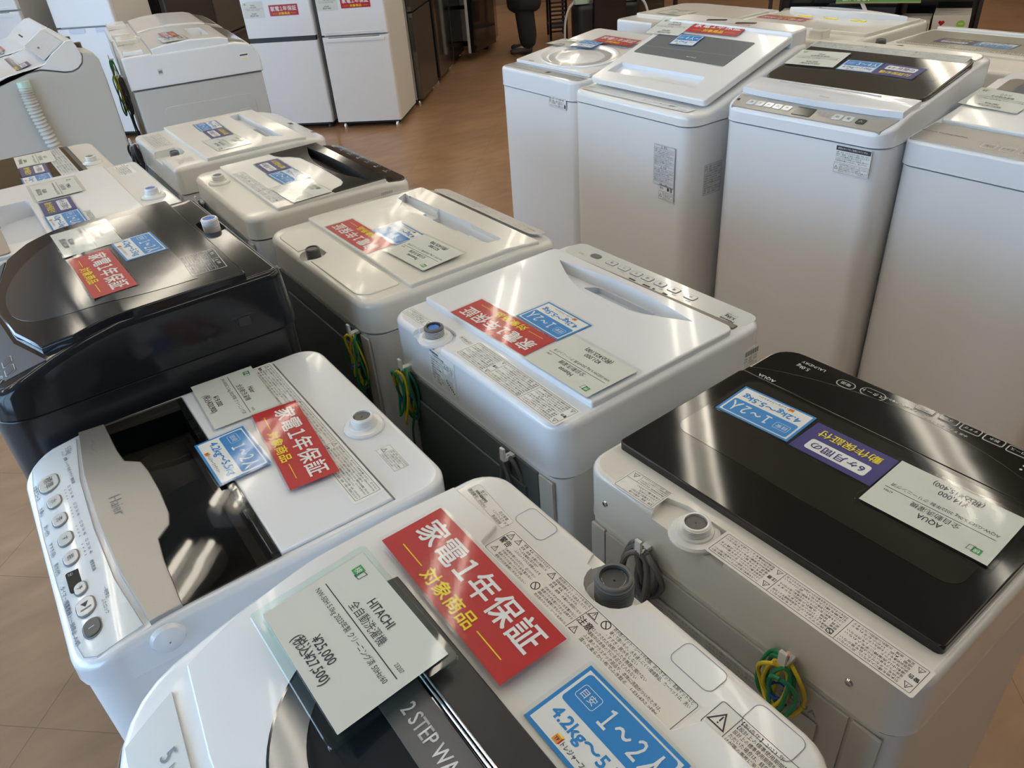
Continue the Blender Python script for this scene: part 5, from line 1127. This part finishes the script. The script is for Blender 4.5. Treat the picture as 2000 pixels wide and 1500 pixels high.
# the open one at the end of the aisle
root = empty('refrigerator', 'open black refrigerator with white drawers at the end of the aisle', 'refrigerator', fe(.02, 3.0), rfr)
q = MB(); w_, d_, h_ = .60, .58, 1.6
q.box(-.30, -.27, 0, d_, .05, h_, FBK); q.box(.27, .30, 0, d_, .05, h_, FBK); q.box(-.27, .27, d_-.03, d_, .05, h_, FBK); q.box(-.27, .27, 0, d_, .05, .09, FBK); q.box(-.27, .27, 0, d_, h_-.04, h_, FBK); q.build('cabinet', root, smooth=0)
q = MB(); q.box(-.268, -.262, .01, d_-.03, .09, h_-.04, FWH); q.box(.262, .268, .01, d_-.03, .09, h_-.04, FWH); q.box(-.262, .262, d_-.04, d_-.031, .09, h_-.04, FWH); q.build('liner', root, smooth=0)
for k, (z0, z1) in enumerate([(.10, .42), (.46, .66), (.70, .86)]):
    q = MB(); q.box(-.255, .255, .02, .50, z0, z1, mat('drawer_plastic', (.55, .57, .58), .25), .01); q.build('drawer', root)
for z in (1.0, 1.25): q = MB(); q.box(-.26, .26, .04, .52, z, z+.012, CLR); q.build('shelf', root)
for sx in (-1, 1): q = MB(); q.box(sx*.22-.03, sx*.22+.03, .03, .1, 0, .05, RUBD); q.build('foot', root)
q = MB(); q.box(0, .03, -.60, 0, .08, h_, FWH, .003); q.box(.03, .075, -.60, 0, .08, h_, FBK, .010); o = q.build('door', root, (.285, -.005, 0)); o.rotation_euler = (0, 0, R(-14)); o['label'] = 'open black door with white edge'
# cards on fridge doors
def fcard(kind, label, root, x, z, **kw):
    o = card(kind, label, root, 0, 0, 0, **kw); M = Matrix.Translation(root.location) @ root.rotation_euler.to_matrix().to_4x4() @ Matrix.Translation((x, -.0008, z)) @ Matrix.Rotation(R(90), 4, 'X')
    o.location = M.to_translation(); o.rotation_euler = M.to_euler(); return o
fcard('price', 'price card at the left of the refrigerator with bar handle', FR2, -.175, .915, mb=price_card('Haier', 'JR-N130 130L 2019年製', '¥18,000', '(税込¥19,800)', typ='冷凍冷蔵庫'))
fcard('red', 'red warranty card on the refrigerator with bar handle', FR2, .045, .905)
fcard('price', 'price card at the left of the refrigerator with black handle band', FR1, -.175, .893, mb=price_card('Hisense', 'HR-B12 120L 2020年製', '¥16,000', '(税込¥17,600)', typ='冷凍冷蔵庫'))
fcard('red', 'red warranty card on the refrigerator with black handle band', FR1, .06, .880)

# ================================================================== BACKGROUND: person, rack, folded appliance, shelf with boxes
def person(label, loc, heading):
    """standing person in loose black clothes; body grown from a skeleton"""
    root = empty('person', label, 'person', loc, heading)
    def skin(name, verts, edges, radii, m, par=root, lv=2, rootv=0):
        me = bpy.data.meshes.new(name); me.from_pydata(verts, edges, []); me.materials.append(m); o = bpy.data.objects.new(name, me); COL.objects.link(o)
        sk = o.modifiers.new('skin', 'SKIN'); sk.use_smooth_shade = True
        for i, r in enumerate(radii):
            v = me.skin_vertices[0].data[i]; v.radius = r if isinstance(r, tuple) else (r, r); v.use_root = i == rootv
        sb = o.modifiers.new('sub', 'SUBSURF'); sb.levels = lv; sb.render_levels = lv
        dg = bpy.context.evaluated_depsgraph_get(); dg.update(); nm = bpy.data.meshes.new_from_object(o.evaluated_get(dg)); nm.name = name
        o.modifiers.clear(); o.data = nm; nm.shade_smooth(); o.parent = par
        if not nm.materials: nm.materials.append(m)
        return o
    SK = mat('skin_tone', (.62, .40, .29), .5); CL = mat('black_cloth', (.012, .012, .013), .85); HR = mat('black_hair', (.015, .012, .01), .5)
    # x right, y back, z up; facing -y
    V = [(0, 0, .93), (0, 0, 1.10), (0, .01, 1.28), (0, .01, 1.40), (0, 0, 1.47), (0, -.01, 1.56), (0, -.01, 1.66),
         (.09, 0, .90), (.10, -.02, .50), (.11, .03, .09), (.11, -.07, .04), (.11, -.15, .03), (-.09, 0, .90), (-.10, .02, .50), (-.12, .06, .09), (-.13, -.04, .04), (-.14, -.12, .03),
         (.17, .01, 1.38), (.22, .03, 1.12), (.21, -.08, .90), (.20, -.11, .84), (-.17, .01, 1.38), (-.22, .03, 1.12), (-.21, -.08, .90), (-.20, -.11, .84)]
    E_ = [(0, 1), (1, 2), (2, 3), (3, 4), (4, 5), (5, 6), (0, 7), (7, 8), (8, 9), (9, 10), (10, 11), (0, 12), (12, 13), (13, 14), (14, 15), (15, 16), (3, 17), (17, 18), (18, 19), (19, 20), (3, 21), (21, 22), (22, 23), (23, 24)]
    rr = [(.15, .11), (.13, .10), (.15, .11), (.11, .08), (.055, .055), (.075, .09), (.07, .085), (.09, .09), (.06, .06), (.04, .04), (.045, .035), (.04, .03), (.09, .09), (.06, .06), (.04, .04), (.045, .035), (.04, .03), (.06, .06), (.042, .042), (.030, .030), (.030, .02), (.06, .06), (.042, .042), (.030, .030), (.030, .02)]
    body = skin('body', V, E_, rr, SK)
    for sx in (-1, 1):
        for k in range(4): x = sx*(.185+.012*k); skin('finger', [(x, -.115, .825), (x, -.13, .785-.006*(k in (1, 2))), (x-sx*.003, -.125, .755-.008*(k in (1, 2)))], [(0, 1), (1, 2)], [.009, .008, .007], SK, body, 1)
        skin('thumb', [(sx*.178, -.12, .855), (sx*.160, -.145, .825), (sx*.158, -.15, .80)], [(0, 1), (1, 2)], [.010, .009, .008], SK, body, 1)
    skin('trousers', [(0, 0, .96), (.10, 0, .88), (.11, -.02, .50), (.115, .03, .05), (-.10, 0, .88), (-.11, .02, .50), (-.125, .06, .05)], [(0, 1), (1, 2), (2, 3), (0, 4), (4, 5), (5, 6)], [(.16, .13), (.115, .12), (.10, .10), (.095, .095), (.115, .12), (.10, .10), (.095, .095)], CL)
    skin('coat', [(0, .01, .37), (0, .01, .55), (0, 0, .95), (0, .005, 1.15), (0, .01, 1.30), (0, .01, 1.42), (.18, .01, 1.37), (.225, .03, 1.12), (.212, -.075, .91), (-.18, .01, 1.37), (-.225, .03, 1.12), (-.212, -.075, .91)], [(0, 1), (1, 2), (2, 3), (3, 4), (4, 5), (4, 6), (6, 7), (7, 8), (4, 9), (9, 10), (10, 11)], [(.27, .21), (.26, .20), (.20, .16), (.165, .13), (.18, .135), (.09, .08), (.075, .075), (.062, .062), (.05, .05), (.075, .075), (.062, .062), (.05, .05)], CL, rootv=2)
    for V_ in ([(.11, .07, .045), (.11, -.06, .045), (.11, -.18, .035)], [(-.12, .10, .045), (-.135, -.03, .045), (-.15, -.15, .035)]): skin('shoe', V_, [(0, 1), (1, 2)], [(.045, .045), (.05, .04), (.042, .030)], RUBD)
    h = MB(); h.lathe([(.001, .135), (.05, .125), (.085, .09), (.100, .03), (.098, -.03), (.09, -.09), (.07, -.10)], HR, (0, .012, 1.62), 20, False, False); ho = h.build('hair', root); ho.scale = (1, 1.05, 1)
    f = MB(); f.lathe([(.001, .0), (.012, .004), (.010, .03), (.001, .045)], SK, (0, -.105, 1.585), 8); f.build('nose', body)
    for sx in (-1, 1): f = MB(); f.lathe([(.001, -.008), (.010, 0), (.001, .008)], HR, (sx*.032, -.088, 1.635), 8, False, False); f.build('eye', body)
    return root
person('person in black coat and trousers standing beside the open refrigerator at the aisle end', (5.24, 7.08, 0), math.atan2(-.55, -.83)+R(90)+R(-65))

# black mesh rack
root = empty('display_rack', 'black slatted display rack behind the person in black', 'rack', (6.02, 7.50, 0), R(-34))
for x in (-.09, .09):
    for y in (-.2, .2): q = MB(); q.tube([(x, y, 0), (x, y, 1.5)], .014, FBK, 8, 0); q.build('post', root)
q = MB()
for k in range(34): q.box(-.09, .09, -.205, -.198, .08+.042*k, .10+.042*k, BLM)
q.build('slat_panel', root, smooth=0)['kind'] = 'stuff'
for z in (.12, .6, 1.05): q = MB(); q.box(-.09, .09, -.2, .2, z, z+.015, BLM); q.build('shelf', root)

root = empty('folding_seat', 'black folded seat with mint green pads and white curved tubes, top centre', 'seat', (6.17, 6.84, 0), R(-34))
q = MB(); q.slab(rrect(.36, .10, .03, 4, 2, .02, -.16), .02, .66, FBK, .02); q.box(-.05, .09, -.216, -.208, .50, .505, RUB); q.build('back_panel', root)
q = MB(); q.slab(rrect(.74, .30, .12, 6, 2, 0, 0), .05, .40, BLM, .06); q.build('body', root)
MINT = mat('mint_plastic', (.50, .66, .56), .3)
for sx in (-1, 1):
    q = MB(); q.slab(rrect(.17, .11, .03, 4, 2, sx*.27, -.08), .40, .455, MINT, .02); q.build('pad', root)
    q = MB(); q.tube([(sx*.35, -.09, .42), (sx*.41, -.11, .36), (sx*.45, -.12, .24), (sx*.46, -.12, .10), (sx*.45, -.12, .012)], .012, FWH, 10, 6); q.build('tube_frame', root)
for sx in (-1, 1): q = MB(); q.box(sx*.28-.04, sx*.28+.04, -.1, .1, 0, .05, RUBD, .01); q.build('foot', root)

root = empty('storage_box', 'dark brown box on the floor far beyond the washers, top centre', 'box', (7.35, 7.45, 0), R(-38))
q = MB(); q.slab(rrect(.46, .35, .02, 3, 1), 0, .24, mat('dark_brown_box', (.05, .032, .02), .6), .006); q.box(-.2, .2, -.178, -.174, .04, .19, mat('dark_brown_box', (.05, .032, .02), .6), .002); q.build('body', root)
q = MB(); q.slab(rrect(.47, .36, .02, 3, 1), .235, .255, BLM, .006); q.build('cover', root)
root = empty('support_post', 'dark metal post standing right of the brown box', 'post', (7.62, 7.18, 0), 0)
q = MB(); q.tube([(0, 0, 0), (0, 0, 2.6)], .028, BLM, 12, 0); q.build('pole', root)
q = MB(); q.lathe([(.10, 0), (.10, .012), (.03, .03)], BLM, (0, 0, 0), 20); q.build('base', root)

# shelf unit with boxed appliances
SU = Vector((.44, -.898, 0)); SN = Vector((.898, .44, 0)); SO = Vector((5.60, 3.00, 0))
ang = math.atan2(SU.y, SU.x)
root = empty('store_shelf', 'dark store shelf with green banner holding boxed appliances, top right', 'shelf', SO+SN*.02, ang); SH = root
for x in (-1.02, .34):
    for y in (.0, .42): q = MB(); q.box(x-.012, x+.012, y-.012, y+.012, 0, 1.5, FBK); q.build('post', root)
for z in (.10, .34, .92): q = MB(); q.box(-1.02, .34, -.01, .43, z-.02, z, FBK); q.build('shelf_board', root)
q = MB(); q.box(-1.02, .34, .425, .432, .05, 1.5, FBK); q.build('back_panel', root)
q = MB(); q.box(-.56, -.02, -.07, -.06, .692, .80, mat('banner_green', (.10, .33, .09), .5)); q.box(-.56, -.02, -.072, -.058, .686, .693, mat('banner_gold', (.45, .36, .12), .4)); q.text('LINEUP', 0, 0, .06, WHT, 0, bold=.02)
nt_ = len(glyphs('LINEUP', 0, 1)[0])*4
cut_i = len(q.v)-nt_; q.v = q.v[:cut_i]+[(x-.42, -.0705, .722+y) for x, y, z in q.v[cut_i:]]; bo = q.build('banner', root, smooth=0)
q = MB(); q.box(-.54, -.53, -.065, .0, .74, .92, FBK); q.box(-.06, -.05, -.065, .0, .74, .92, FBK); q.build('banner_bracket', root)
def carton(label, x, w_, d_, h_, z, y, m, draw=None, rz=0, cat='box'):
    o = empty('carton', label, cat, SO+SN*(.02+y)+SU*x+V3(0, 0, z), ang+rz); 
    q = MB(); q.box(-w_/2, w_/2, 0, d_, 0, h_, m, .002); q.build('box_body', o)
    q = MB(); q.box(-w_/2+.002, w_/2-.002, d_/2-.002, d_/2+.002, h_-.0002, h_+.0006, PAPER); q.build('lid_seam', o)
    if draw: sheet(o, 'front_print', 0, -.0004, h_/2, draw, w_-.01, h_-.01, base=None, rx=(R(90), 0, 0))
    return o
KR = mat('beige_carton', (.50, .45, .36), .7); KB = mat('black_carton', (.02, .02, .022), .5); KC = mat('pale_carton', (.58, .53, .45), .6); KP = mat('mauve_carton', (.33, .29, .32), .6)
carton('black carton printed 洗浄機 under the green banner on the shelf', -.40, .46, .30, .31, .34, .0, KB, lambda m: (m.text('加熱・定温式', .10, .085, .030, INKL, .0003, bold=.02, fit=.15), m.text('洗浄機', .11, .045, .040, INKL, .0003, bold=.02, fit=.13), m.rect(-.15, -.05, -.11, .11, INKL, .0003)))
carton('beige BLACK+DECKER carton left of the Flat Mop carton on the shelf'.replace('BLACK+DECKER ', 'low '), -.035, .19, .28, .235, .34, -.045, KR, lambda m: (m.frame(-.088, -.105, .088, .095, .003, INK, .0003), m.text('BLACK+', -.010, .072, .026, INK, .0004, bold=.03, fit=.11), m.text('DECKER', -.010, .044, .026, INK, .0004, bold=.03, fit=.115), m.rect(-.06, -.005, .0, 0, INKG, .0004), m.poly([(-.07, -.05), (.07, -.03), (.07, -.025), (-.07, -.045)], INKG, .0004)))
carton('pale carton with a green round seal, tallest on the right of the shelf', .185, .225, .30, .262, .34, -.02, KC, lambda m: (m.disc(.062, .075, .026, mat('seal_green', (.25, .48, .05), .5), .0003, 28), m.text('NEW', .062, .08, .012, WHT, .0005), m.disc(-.064, .088, .010, RED, .0003, 12), m.disc(-.046, .088, .010, RED, .0003, 12), m.poly([(-.072, .084), (-.038, .084), (-.055, .062)], RED, .0003), m.text('Flat Mop', 0, .022, .030, INKG, .0004, fit=.125), m.text('コードレス', -.03, .047, .010, INKG, .0004, res=1), m.frame(-.055, -.085, .045, -.035, .004, INKG, .0004, .01), m.disc(-.01, -.045, .012, INKG, .0004)))
carton('mauve carton farther left on the dark shelf', -.72, .16, .28, .26, .34, .02, KP)
carton('beige carton leftmost on the dark shelf', -.90, .14, .28, .26, .34, .02, KC, lambda m: m.rect(-.005, .02, .005, .10, INK, .0003))
